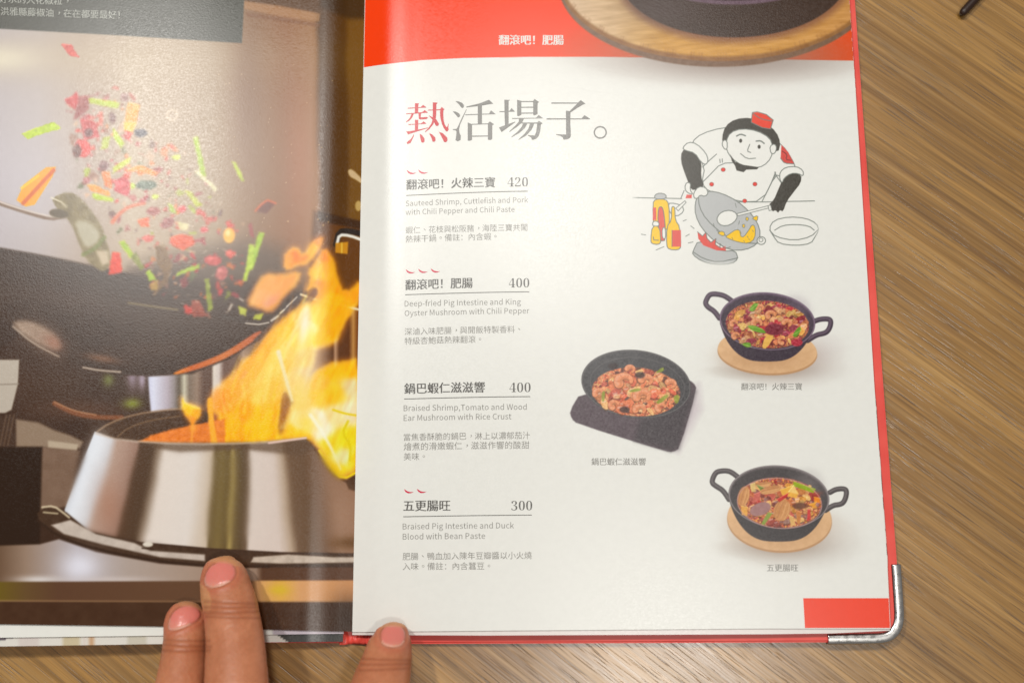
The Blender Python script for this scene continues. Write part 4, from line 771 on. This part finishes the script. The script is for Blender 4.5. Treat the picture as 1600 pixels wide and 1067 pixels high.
# lettering
try:                                                 # the sans face that ships inside Blender itself (else its built-in default)
    FONT = bpy.data.fonts.load(bpy.utils.system_resource('DATAFILES') + '/fonts/Noto Sans CJK Regular.woff2')
except Exception:
    FONT = None
_G = {}
def glyph_run(s, offset, res=2):
    k = (s, offset)
    if k not in _G:
        c = bpy.data.curves.new('t', 'FONT'); c.body = s; c.size = 1; c.resolution_u = res; c.offset = offset
        if FONT and ord(max(s)) < 0x2E80: c.font = FONT
        o = bpy.data.objects.new('t', c); C.objects.link(o); bpy.context.view_layer.update()
        m = o.evaluated_get(bpy.context.evaluated_depsgraph_get()).to_mesh()
        _G[k] = (np.array([v.co[:2] for v in m.vertices]).reshape(-1, 2), [tuple(p.vertices) for p in m.polygons])
        bpy.data.objects.remove(o); bpy.data.curves.remove(c)
    return _G[k]
def glyphs(s, offset=0.0):
    if not any(0x2E80 < ord(ch) < 0xFFFF for ch in s): return glyph_run(s, offset)
    Vs, Fs, n = [], [], 0                            # full-width type: one em per character, centred punctuation
    for i, ch in enumerate(s):
        V, F = glyph_run(ch, offset)
        V = V + ((i + .33, .3) if ch in '，、。' else (i, 0)); Vs.append(V); Fs += [tuple(j + n for j in f) for f in F]; n += len(V)
    return np.vstack(Vs), Fs
class Print:
    """collects flat printed shapes (with one material each) into one mesh lying on a page"""
    def __init__(s, side): s.side, s.V, s.F, s.M, s.n, s.mats = side, [], [], [], 0, []
    def mi(s, m):
        if m not in s.mats: s.mats.append(m)
        return s.mats.index(m)
    def add(s, pts, faces, m, lift=.00005):
        P = surf(s.side, pts[:, 0], pts[:, 1], lift); s.V.append(P)
        for f in faces: s.F.append(tuple(i + s.n for i in f)); s.M.append(s.mi(m))
        s.n += len(pts)
    def poly(s, pts, m, lift=.00005):
        pts = np.asarray(pts, float)
        from mathutils.geometry import tessellate_polygon
        s.add(pts, tessellate_polygon([[Vector((p[0], -p[1], 0)) for p in pts]]), m, lift)
    def text(s, t, x0, x1, yL, yR, m, ming=0.0, yscale=1.0, bow=1.5, cjk=True, offset=0.0):
        V, F = glyphs(t, offset)
        sc = (x1 - x0) / (V[:, 0].max() - V[:, 0].min()); X = x0 + (V[:, 0] - V[:, 0].min()) * sc
        base = yR + (yL - yR) * np.abs((x1 - X) / (x1 - x0)) ** bow
        Y = base - (V[:, 1] + (.08 if cjk else 0)) * sc * yscale
        s.add(np.stack([X, Y], 1), F, m)
        for k in range(1, 3 if ming else 1): s.add(np.stack([X + ming * sc * k, Y], 1), F, m, .00005 + .00001 * k)
    def stroke(s, pts, w, m, lift=.00005):
        p = np.asarray(pts, float); t = np.gradient(p, axis=0); t /= np.linalg.norm(t, axis=1)[:, None]; n = np.stack([-t[:, 1], t[:, 0]], 1)
        w = np.broadcast_to(np.asarray(w, float), (len(p),))[:, None] / 2
        A, B = p + n * w, p - n * w; k = len(p)
        s.add(np.vstack([A, B]), [(i, i + 1, k + i + 1, k + i) for i in range(k - 1)], m, lift)
    def build(s, name, parent):
        me = bpy.data.meshes.new(name); me.from_pydata(np.vstack(s.V).tolist(), [], s.F)
        o = link(name, me, s.mats, parent, smooth=True); me.polygons.foreach_set('material_index', np.array(s.M, np.int32))
        bm = bmesh.new(); bm.from_mesh(me)                      # every printed face looks up
        fl = [f for f in bm.faces if f.normal.z < 0]
        bmesh.ops.reverse_faces(bm, faces=fl); bm.to_mesh(me); bm.free()
        return o

h = Print('R')
A = lambda pts: np.array(pts, float) / 8.889 + (620, 145)
Bq = lambda pts: np.array(pts, float) / 8.421 + (770, 145)
for p in ([(252, 148), (310, 150), (298, 175), (298, 285), (250, 285)], [(150, 212), (330, 203), (365, 172), (412, 205), (402, 209), (152, 224)], [(128, 292), (352, 272), (388, 243), (430, 275), (430, 281), (130, 302)],
          [(205, 290), (240, 285), (215, 345), (180, 385), (130, 415), (128, 405), (175, 360), (200, 310)], [(300, 280), (340, 285), (330, 340), (345, 345), (420, 338), (432, 350), (415, 368), (330, 375), (305, 365)],
          [(252, 378), (298, 380), (296, 525), (250, 530)], [(158, 440), (335, 430), (372, 400), (410, 428), (404, 435), (160, 450)], [(130, 535), (150, 540), (250, 525), (430, 486), (432, 494), (300, 535), (190, 570), (155, 582)],
          [(500, 137), (568, 140), (550, 165), (548, 300), (540, 370), (505, 440), (450, 510), (395, 550), (390, 545), (440, 490), (480, 430), (497, 370), (500, 300)], [(430, 240), (600, 232), (625, 200), (662, 235), (648, 245), (430, 250)],
          [(605, 235), (648, 240), (645, 300), (650, 380), (665, 440), (690, 480), (705, 470), (715, 430), (720, 440), (715, 490), (722, 510), (705, 540), (685, 538), (650, 490), (625, 430), (605, 350), (600, 280)],
          [(440, 315), (500, 345), (550, 375), (585, 430), (580, 455), (555, 468), (535, 450), (510, 390), (470, 350)], [(240, 570), (238, 600), (215, 650), (190, 700), (150, 715), (135, 700), (150, 680), (200, 640), (230, 590)],
          [(318, 572), (350, 590), (385, 640), (385, 680), (365, 698), (340, 690), (328, 640)], [(448, 562), (490, 580), (535, 625), (538, 665), (520, 685), (495, 680), (485, 640)], [(585, 545), (640, 565), (700, 625), (705, 665), (685, 690), (655, 685), (635, 640)]):
    h.poly(A(p), M_red)
for p in ([(815, 120), (860, 123), (910, 145), (935, 180), (925, 210), (905, 215), (885, 195), (860, 160)], [(775, 260), (820, 265), (865, 290), (880, 320), (870, 340), (850, 345), (825, 315)],
          [(965, 230), (970, 235), (930, 330), (880, 440), (865, 510), (870, 560), (890, 600), (885, 660), (845, 678), (815, 660), (825, 600), (830, 540), (815, 525), (778, 520), (780, 508), (830, 505), (850, 470), (900, 360)],
          [(965, 195), (1150, 150), (1280, 100), (1340, 155), (1300, 160), (1180, 180), (1060, 195), (968, 208)], [(1125, 175), (1183, 170), (1183, 440), (1125, 440)], [(950, 303), (1280, 292), (1308, 248), (1375, 300), (950, 316)],
          [(985, 415), (1045, 440), (1045, 655), (1020, 668), (985, 668)], [(1040, 435), (1270, 428), (1270, 440), (1040, 447)], [(1265, 430), (1292, 400), (1350, 440), (1327, 455), (1325, 645), (1300, 660), (1265, 655)], [(1040, 598), (1270, 596), (1270, 610), (1040, 614)]):
    h.poly(A(p), M_head)
for p in ([(152, 95), (228, 97), (208, 112), (208, 430), (160, 440), (155, 300)], [(88, 245), (215, 245), (247, 203), (292, 252), (88, 258)], [(82, 460), (160, 430), (295, 382), (296, 390), (200, 460), (115, 520)],
          [(320, 95), (375, 110), (375, 295), (335, 312), (320, 305)], [(530, 110), (552, 85), (608, 125), (590, 140), (588, 285), (545, 300), (532, 290)], [(370, 112), (535, 112), (535, 126), (370, 126)], [(370, 188), (535, 186), (535, 200), (370, 202)], [(370, 264), (535, 262), (535, 276), (370, 278)],
          [(255, 335), (570, 332), (603, 295), (665, 340), (255, 348)], [(345, 345), (410, 345), (385, 395), (320, 450), (220, 518), (216, 512), (290, 440), (340, 385)], [(380, 394), (585, 393), (608, 370), (655, 405), (635, 420), (625, 500), (605, 570), (575, 605), (530, 622), (512, 618), (505, 590), (460, 565), (462, 558), (550, 565), (570, 520), (580, 450), (584, 408), (380, 408)],
          [(400, 405), (455, 405), (420, 470), (350, 530), (245, 590), (242, 584), (330, 510), (380, 450)], [(490, 405), (548, 405), (510, 490), (440, 565), (340, 622), (335, 616), (420, 540), (470, 470)],
          [(770, 130), (1120, 132), (1158, 100), (1220, 148), (1185, 160), (1110, 205), (1025, 262), (1010, 245), (1065, 190), (1112, 145), (770, 146)], [(962, 238), (1022, 245), (1020, 400), (1028, 560), (1020, 590), (990, 612), (940, 620), (925, 610), (920, 590), (890, 570), (830, 556), (832, 548), (965, 552)], [(708, 338), (1168, 340), (1207, 297), (1280, 345), (1275, 352), (708, 355)]):
    h.poly(Bq(p), M_head)
t = np.linspace(0, 2 * math.pi, 49); h.stroke(Bq(np.stack([1414 + 78 * np.cos(t), 524 + 75 * np.sin(t)], 1)), 2.2, M_head)
h.build('heading', right_page)

def chili(p, x, y):                                     # small pepper mark
    pts = [(0, 0), (2.2, 1.6), (5, 3.4), (9, 4.4), (14.5, 4.2), (10, 6.2), (5.5, 6.4), (2, 4.6), (.6, 2.6), (-.6, .4)]
    p.poly(np.array(pts) * 1.0 + (x, y - 1), M_chili)
def entry(title, tx1, tL, tR, price, px0, px1, pb, rule, eng, chn, chilis):
    p = Print('R'); x0 = rule[0]
    p.text(title, x0, tx1, tL, tR, M_black, ming=.02)
    p.text(price, px0, px1, pb, pb - .3, M_black, cjk=False, yscale=1.02, offset=-.016)
    xs = np.linspace(rule[0], rule[2], 24); ys = rule[3] + (rule[1] - rule[3]) * ((rule[2] - xs) / (rule[2] - rule[0])) ** 1.5
    p.stroke(np.stack([xs, ys], 1), 1.15, M_black)
    for t, x1, a, bb in eng: p.text(t, x0 - .8, x1, a, bb, M_grey, cjk=False, bow=1.4)
    for t, x1, a, bb in chn: p.text(t, x0 - .8, x1, a, bb, M_grey, bow=1.4)
    for x, y in chilis: chili(p, x, y)
    return p.build('dish_entry', right_page)
SE = lambda s: ''.join(chr(0x1D7CE + int(ch)) for ch in s)  # serif figures
entry('翻滾吧！火辣三寶', 773, 297, 293, SE('420'), 793, 825, 292, (634.5, 305.7, 824.5, 299), [('Sauteed Shrimp, Cuttlefish and Pork', 825, 322.3, 316.6), ('with Chili Pepper and Chili Paste', 804, 336, 331.3)], [('蝦仁、花枝與松阪豬，海陸三寶共闖', 824, 365.4, 360.8), ('熱辣干鍋。備註：內含蝦。', 776, 379.5, 375)], [(636, 267), (654, 266.4)])
entry('翻滾吧！肥腸', 738, 453.6, 450, SE('400'), 795, 827, 449.4, (633, 460.6, 827, 456), [('Deep-fried Pig Intestine and King', 814, 479, 475.9), ('Oyster Mushroom with Chili Pepper', 827, 493.8, 489.7)], [('深滷入味肥腸，與開飯特製香料、', 813, 523.8, 520), ('特級杏鮑菇熱辣翻滾。', 752, 538.6, 535.7)], [(634.5, 422), (654, 421.2), (673.5, 420.6)])
entry('鍋巴蝦仁滋滋響', 757, 615.5, 613.2, SE('400'), 796, 829, 612.8, (631.5, 623.3, 828.5, 619.5), [('Braised Shrimp,Tomato and Wood', 823, 642, 639.9), ('Ear Mushroom with Rice Crust', 799, 657.4, 654.8)], [('當焦香酥脆的鍋巴，淋上以濃郁茄汁', 828, 688.6, 685.7), ('燴煮的滑嫩蝦仁，滋滋作響的酸甜', 827, 703.7, 701), ('美味。', 664, 719, 718.7)], [])
entry('五更腸旺', 703, 798.4, 798, SE('300'), 799, 831.5, 797.2, (630, 807, 831, 804.4), [('Braised Pig Intestine and Duck', 803, 826.7, 825), ('Blood with Bean Paste', 758, 842.6, 841.3)], [('肥腸、鴨血加入陳年豆瓣醬以小火燒', 831, 874.8, 873), ('入味。備註：內含蠶豆。', 766, 890.5, 889.7)], [(632, 765), (652, 764.6)])
for t, x0, x1, y, m in (('翻滾吧！肥腸', 779, 880, 70.6, M_knock), ('翻滾吧！火辣三寶', 1158, 1253, 609.3, M_grey), ('鍋巴蝦仁滋滋響', 924, 1009, 726.6, M_grey), ('五更腸旺', 1198, 1247, 892.4, M_grey)):
    p = Print('R'); p.text(t, x0, x1, y, y, m, bow=1, ming=.03 if m is M_knock else .012); p.build('photo_caption', right_page)
p = Print('L'); p.text('洪雅縣藤椒油，在在都要最好！', 1, 187, 24.3, 30.6, M_dim, bow=1, ming=.012)
p.text('好山好水的大花椒粒，', -30, 107, 4, 8.6, M_dim, bow=1, ming=.012)
p.build('panel_lettering', left_page)
# ---------------------------------------------------------------- left hand: fingertips on the menu, palm and forearm below the frame
def depth_of(p): return (p[..., 1] - CAMP[1]) * st - (p[..., 2] - CAMP[2]) * ct
def to_px(p):
    d = p - CAMP; x = d[..., 0]; y = d[..., 1] * ct + d[..., 2] * st; k = d[..., 1] * st - d[..., 2] * ct
    return 800 + FPX * x / k, 533.5 - FPX * y / k
HV, HF = [], []
def limb(rings, flat=.86, n=28, sub=3):
    """closed tube through (px, py, half width in px, z); ends rounded off by their small first and last rings"""
    r = np.array(rings, float); c = plane(r[:, 0], r[:, 1], r[:, 3]); rr = r[:, 2] / FPX * depth_of(c)
    t0 = np.arange(len(r)); tt = np.linspace(0, len(r) - 1, (len(r) - 1) * sub + 1)
    cc = np.stack([hermite(t0, c[:, k], tt) for k in range(3)], 1); rr = np.maximum(hermite(t0, rr, tt), 2e-4)
    tn = np.gradient(cc, axis=0); tn /= np.linalg.norm(tn, axis=1)[:, None]
    tn[:4] = tn[min(8, len(tn) - 1)]; tn /= np.linalg.norm(tn, axis=1)[:, None]
    sd = np.cross(tn, (0, 0, 1)); sd /= np.linalg.norm(sd, axis=1)[:, None]; up = np.cross(sd, tn)
    base = sum(len(v) for v in HV); a = np.linspace(0, 2 * math.pi, n, endpoint=False)
    HV.append((cc[:, None] + (sd[:, None] * np.cos(a)[None, :, None] + up[:, None] * np.sin(a)[None, :, None] * flat) * rr[:, None, None]).reshape(-1, 3))
    m = len(cc)
    for i in range(m - 1):
        for k in range(n): HF.append((base + i * n + k, base + i * n + (k + 1) % n, base + (i + 1) * n + (k + 1) % n, base + (i + 1) * n + k))
    HF.append(tuple(base + k for k in range(n))[::-1]); HF.append(tuple(base + (m - 1) * n + k for k in range(n)))
mid = [(348, 870.5, 3, .0050), (348, 872, 11, .0052), (348.5, 876, 20, .0055), (348, 882, 27.5, .0060), (348.5, 891, 33, .0066), (350, 903, 37, .0072), (354, 925, 40.5, .0085), (360, 948, 42, .0102), (364, 975, 43.5, .0124), (367, 1000, 45, .0142), (368.5, 1035, 47.5, .0168), (369.5, 1067, 49.5, .019), (372, 1120, 52, .0225), (377, 1190, 55, .028), (385, 1290, 55, .037), (395, 1420, 58, .046), (400, 1520, 66, .044)]
ringf = [(297, 939.5, 3, .0030), (297, 941, 10, .0032), (296, 945, 18, .0035), (294, 952, 26, .0040), (292, 962, 31, .0046), (290, 975, 33, .0052), (289, 1000, 33.5, .0068), (286, 1035, 35.5, .0096), (281.5, 1067, 38, .012), (276, 1120, 43, .016), (270, 1180, 48, .021), (268, 1280, 50, .031), (275, 1400, 56, .041), (300, 1510, 62, .041)]
index = [(614, 973, 3, .0020), (614, 974.5, 11, .0022), (614, 978, 18, .0025), (614, 984, 23.5, .0031), (612.5, 993, 28.5, .0040), (611, 1003, 33, .0048), (608, 1015, 36.3, .0060), (605, 1030, 39, .0078), (601, 1046, 42, .0098), (595.5, 1067, 45.5, .0122), (585, 1110, 49.5, .017), (564, 1195, 54, .0255), (550, 1300, 55, .036), (545, 1420, 60, .045), (510, 1530, 66, .043)]
pinky = [(150, 1150, 4, -.0045), (150, 1154, 20, -.0044), (150, 1165, 30, -.004), (152, 1195, 36, -.002), (158, 1240, 38, .003), (165, 1300, 42, .012), (170, 1360, 44, .022), (185, 1430, 50, .032), (240, 1530, 60, .034)]
thumb = [(778, 1330, 4, -.0035), (777, 1335, 24, -.003), (774, 1350, 38, -.002), (760, 1385, 46, .001), (725, 1440, 50, .007), (680, 1500, 56, .014), (630, 1570, 70, .02), (540, 1660, 84, .026), (470, 1740, 90, .028)]
limb(mid); limb(ringf, .88); limb(index); limb(pinky, .9); limb(thumb, .9)
limb([(300, 1400, 50, .036), (300, 1440, 90, .036), (340, 1520, 120, .036), (370, 1640, 150, .034), (390, 1760, 150, .03), (395, 1860, 128, .028), (395, 1960, 122, .028), (390, 2150, 135, .029), (380, 2400, 155, .03), (370, 2700, 170, .032), (368, 2760, 20, .032)], .5, 36)
limb([(470, 1400, 40, .038), (470, 1450, 90, .038), (460, 1540, 120, .037), (430, 1660, 150, .034), (400, 1800, 120, .03), (395, 1850, 40, .028)], .5, 36)
limb([(545, 1410, 50, .041), (535, 1500, 66, .041), (490, 1640, 80, .036), (430, 1780, 80, .03), (420, 1830, 20, .03)], .8); limb([(190, 1425, 46, .032), (225, 1520, 62, .034), (300, 1660, 84, .032), (370, 1790, 80, .028), (380, 1830, 20, .028)], .8)
V = np.vstack(HV); bm = bmesh.new(); vs = [bm.verts.new(v) for v in V]
for f in HF: bm.faces.new([vs[i] for i in f])
bmesh.ops.recalc_face_normals(bm, faces=bm.faces); me = bpy.data.meshes.new('hand'); bm.to_mesh(me); bm.free()
hand = bpy.data.objects.new('hand', me); C.objects.link(hand)
md = hand.modifiers.new('fuse', 'REMESH'); md.mode = 'VOXEL'; md.voxel_size = .00048
md = hand.modifiers.new('relax', 'SMOOTH'); md.factor = .5; md.iterations = 7
bpy.context.view_layer.update(); dg = bpy.context.evaluated_depsgraph_get()
me = bpy.data.meshes.new_from_object(hand.evaluated_get(dg)); hand.modifiers.clear(); hand.data = me; me.name = 'hand'
n = len(me.vertices); co = np.empty(n * 3, np.float32); me.vertices.foreach_get('co', co); co = co.reshape(-1, 3).astype(float)
no = np.empty(n * 3, np.float32); me.vertices.foreach_get('normal', no); no = no.reshape(-1, 3).astype(float)
px, py = to_px(co)
view = CAMP - co; view /= np.linalg.norm(view, axis=1)[:, None]; top = (no * view).sum(1) > .05
near = top & (px > 200) & (px < 700) & (py < 1150)
mott = fbm(co[:, 0] * 260, co[:, 1] * 260 + co[:, 2] * 90, 3, 4)[:, None]; fine_ = fbm(co[:, 0] * 1500, co[:, 1] * 1500, 7, 2)[:, None]
col = np.array((193, 123, 87.)) + (mott - .5) * np.array((26, 24, 22.)) + (fine_ - .5) * 14
disp = (fbm(co[:, 0] * 1900, co[:, 1] * 1400, 9, 2) - .5) * .00012
nailm = np.zeros(n)
def mixin(a, c):
    global col
    col = col * (1 - a[:, None]) + np.array(c, float) * a[:, None]
nails = [([(320, 915), (319, 900), (325, 887), (338, 878), (354, 877), (366, 883), (369, 895), (364, 905), (352, 911), (336, 917)], (349, 872), (342, 914), 40),
         ([(263, 985), (263, 970), (270, 955), (282, 947), (298, 945), (310, 950), (315, 959), (310, 968), (296, 975), (278, 982)], (296, 940), (286, 980), 34),
         ([(596, 1003), (594, 990), (598, 981), (607, 977), (622, 977), (631, 981), (634, 991), (632, 1002), (626, 1008), (614, 1010), (603, 1008)], (614, 973), (614, 1008), 34)]
ip = np.where(near)[0]
for poly, tip, basep, ln in nails:
    q = chaikin(poly, 2); d, ins, _ = Canvas.dist(q, px[ip], py[ip]); d = np.where(ins, d, -d)
    sdf = np.full(n, -99.); sdf[ip] = d
    ax = np.array(tip, float) - basep; L0 = np.linalg.norm(ax); ax /= L0
    s = ((px - basep[0]) * ax[0] + (py - basep[1]) * ax[1]) / L0          # 0 at the cuticle, 1 at the fingertip
    tipz = np.clip((s - .55) / .5, 0, 1) * (sdf > -40) * top * (np.hypot(px - tip[0], py - tip[1]) < ln)
    mixin(tipz * .55, (216, 166, 114))                                      # paler pad round the tip
    halo = np.clip(1 - np.abs(sdf + 6) / 10, 0, 1) * (s < .8); mixin(halo * .35, (196, 96, 76))
    a = np.clip(.5 + sdf / 4.2, 0, 1); nailm = np.maximum(nailm, a)
    mixin(a, (222, 128, 116)); mixin(a * np.clip(1 - s / .22, 0, 1) * .55, (222, 150, 130)); mixin(a * np.clip((s - .80) / .1, 0, 1) * .8, (222, 170, 124))
    groove = np.exp(-((sdf + 1.0) / 1.7) ** 2) * (s < .8); disp += -.00022 * groove + .00014 * np.clip(sdf / 3, 0, 1); mixin(groove * .32, (132, 66, 46))
    fold_ = np.exp(-((sdf + 5.5) / 3) ** 2) * (s < .8); disp += .00012 * fold_
    cut = np.exp(-((sdf - .6) / 1.3) ** 2) * (s < .22); mixin(cut * .7, (236, 196, 172))
def crease(cx, cy, hw, slope, w, dep, dark=.35):
    yy = cy + slope * (px - cx); g = np.exp(-((py - yy) / w) ** 2) * (np.abs(px - cx) < hw) * top
    global disp
    disp = disp - dep * g; mixin(g * dark, (128, 64, 38))
for a in [(362, 941, 44, .04, 2.2, .00016), (362, 948, 44, .0, 2.2, .00018), (363, 956, 44, -.02, 2.4, .00016), (364, 964, 44, .03, 2.0, .0001), (290, 1008, 40, .05, 2.4, .00016), (289, 1016, 40, .0, 2.4, .00016), (289, 1000, 40, .02, 2.0, .0001), (607, 1030, 44, .04, 2.2, .00016), (606, 1037, 44, .0, 2.4, .00018), (604, 1045, 44, -.03, 2.2, .00014)]: crease(*a)
for cx, cy, rx, ry, k in [(362, 955, 44, 16, .3), (289, 1010, 40, 15, .35), (605, 1038, 44, 15, .3)]:
    mixin(np.exp(-((px - cx) / rx) ** 2 - ((py - cy) / ry) ** 2) * k * top, (164, 88, 52))
co2 = co + no * disp[:, None]; me.vertices.foreach_set('co', co2.astype(np.float32).ravel()); me.update()
add_color(me, s2l(np.clip(col, 0, 255)), 'skin')
a_ = me.attributes.new('nail', 'FLOAT', 'POINT'); a_.data.foreach_set('value', nailm.astype(np.float32))
me.polygons.foreach_set('use_smooth', np.ones(len(me.polygons), bool))
m_skin, nt, b = mat('skin', (.5, .3, .2), .5)
b.inputs['Subsurface Weight'].default_value = .25; b.inputs['Subsurface Radius'].default_value = (.004, .0015, .0008); b.inputs['Subsurface Scale'].default_value = 1.0
v = nd(nt, 'ShaderNodeVertexColor', layer_name='skin'); nt.links.new(v.outputs[0], b.inputs['Base Color'])
at = nd(nt, 'ShaderNodeAttribute', attribute_name='nail'); mr = nd(nt, 'ShaderNodeMapRange', i_1=0., i_2=1., i_3=.45, i_4=.28); nt.links.new(at.outputs['Fac'], mr.inputs[0]); nt.links.new(mr.outputs[0], b.inputs['Roughness'])
tc = nd(nt, 'ShaderNodeTexCoord'); vo = nd(nt, 'ShaderNodeTexVoronoi', i_Scale=1900.0); nt.links.new(tc.outputs['Object'], vo.inputs['Vector'])
bp = nd(nt, 'ShaderNodeBump'); bp.inputs['Distance'].default_value = .0001; nt.links.new(vo.outputs['Distance'], bp.inputs['Height']); nt.links.new(bp.outputs[0], b.inputs['Normal'])
mr = nd(nt, 'ShaderNodeMapRange', i_1=0., i_2=1., i_3=.3, i_4=.03); nt.links.new(at.outputs['Fac'], mr.inputs[0]); nt.links.new(mr.outputs[0], bp.inputs['Strength'])
me.materials.append(m_skin)
tag(hand, 'left hand reaching in from below, three fingertips pressing down the open menu', 'hand')

# ---------------------------------------------------------------- dark stick whose tip shows at the upper edge
def rod(name, a, bq, r0, r1, m, n=20):
    a, bq = Vector(a), Vector(bq); d = (bq - a).normalized(); s = d.cross(Vector((0, 0, 1))).normalized(); u = s.cross(d); vs, fs = [], []
    prof = [(0, .0), (.0003, .55), (.001, .9), (.002, 1)] + [(t * (bq - a).length, 1) for t in np.linspace(.05, .99, 12)] + [((bq - a).length, .9)]
    Lg = (bq - a).length
    for x, k in prof:
        r = (r0 + (r1 - r0) * x / Lg) * k
        for i in range(n):
            an = 2 * math.pi * i / n; vs.append(tuple(a + d * x + s * r * math.cos(an) + u * r * math.sin(an)))
    for j in range(len(prof) - 1):
        for i in range(n): fs.append((j * n + i, j * n + (i + 1) % n, (j + 1) * n + (i + 1) % n, (j + 1) * n + i))
    fs.append(tuple(range(n))[::-1]); fs.append(tuple((len(prof) - 1) * n + i for i in range(n)))
    me = bpy.data.meshes.new(name); me.from_pydata(vs, [], fs); return link(name, me, m)
m_stick, nt, b = mat('dark_lacquer', S((44, 22, 12)), .45)
tip = plane(1501, 24, TABLE_Z + .0019); aim = plane(1536, -14, TABLE_Z + .0020); dr = (aim - tip) / np.linalg.norm(aim - tip)
st_ = rod('chopstick', tip, tip + dr * .225, .00135, .0036, m_stick)
tag(st_, 'dark thin chopstick tip lying on the wood at the upper edge, beyond the menu', 'chopstick')
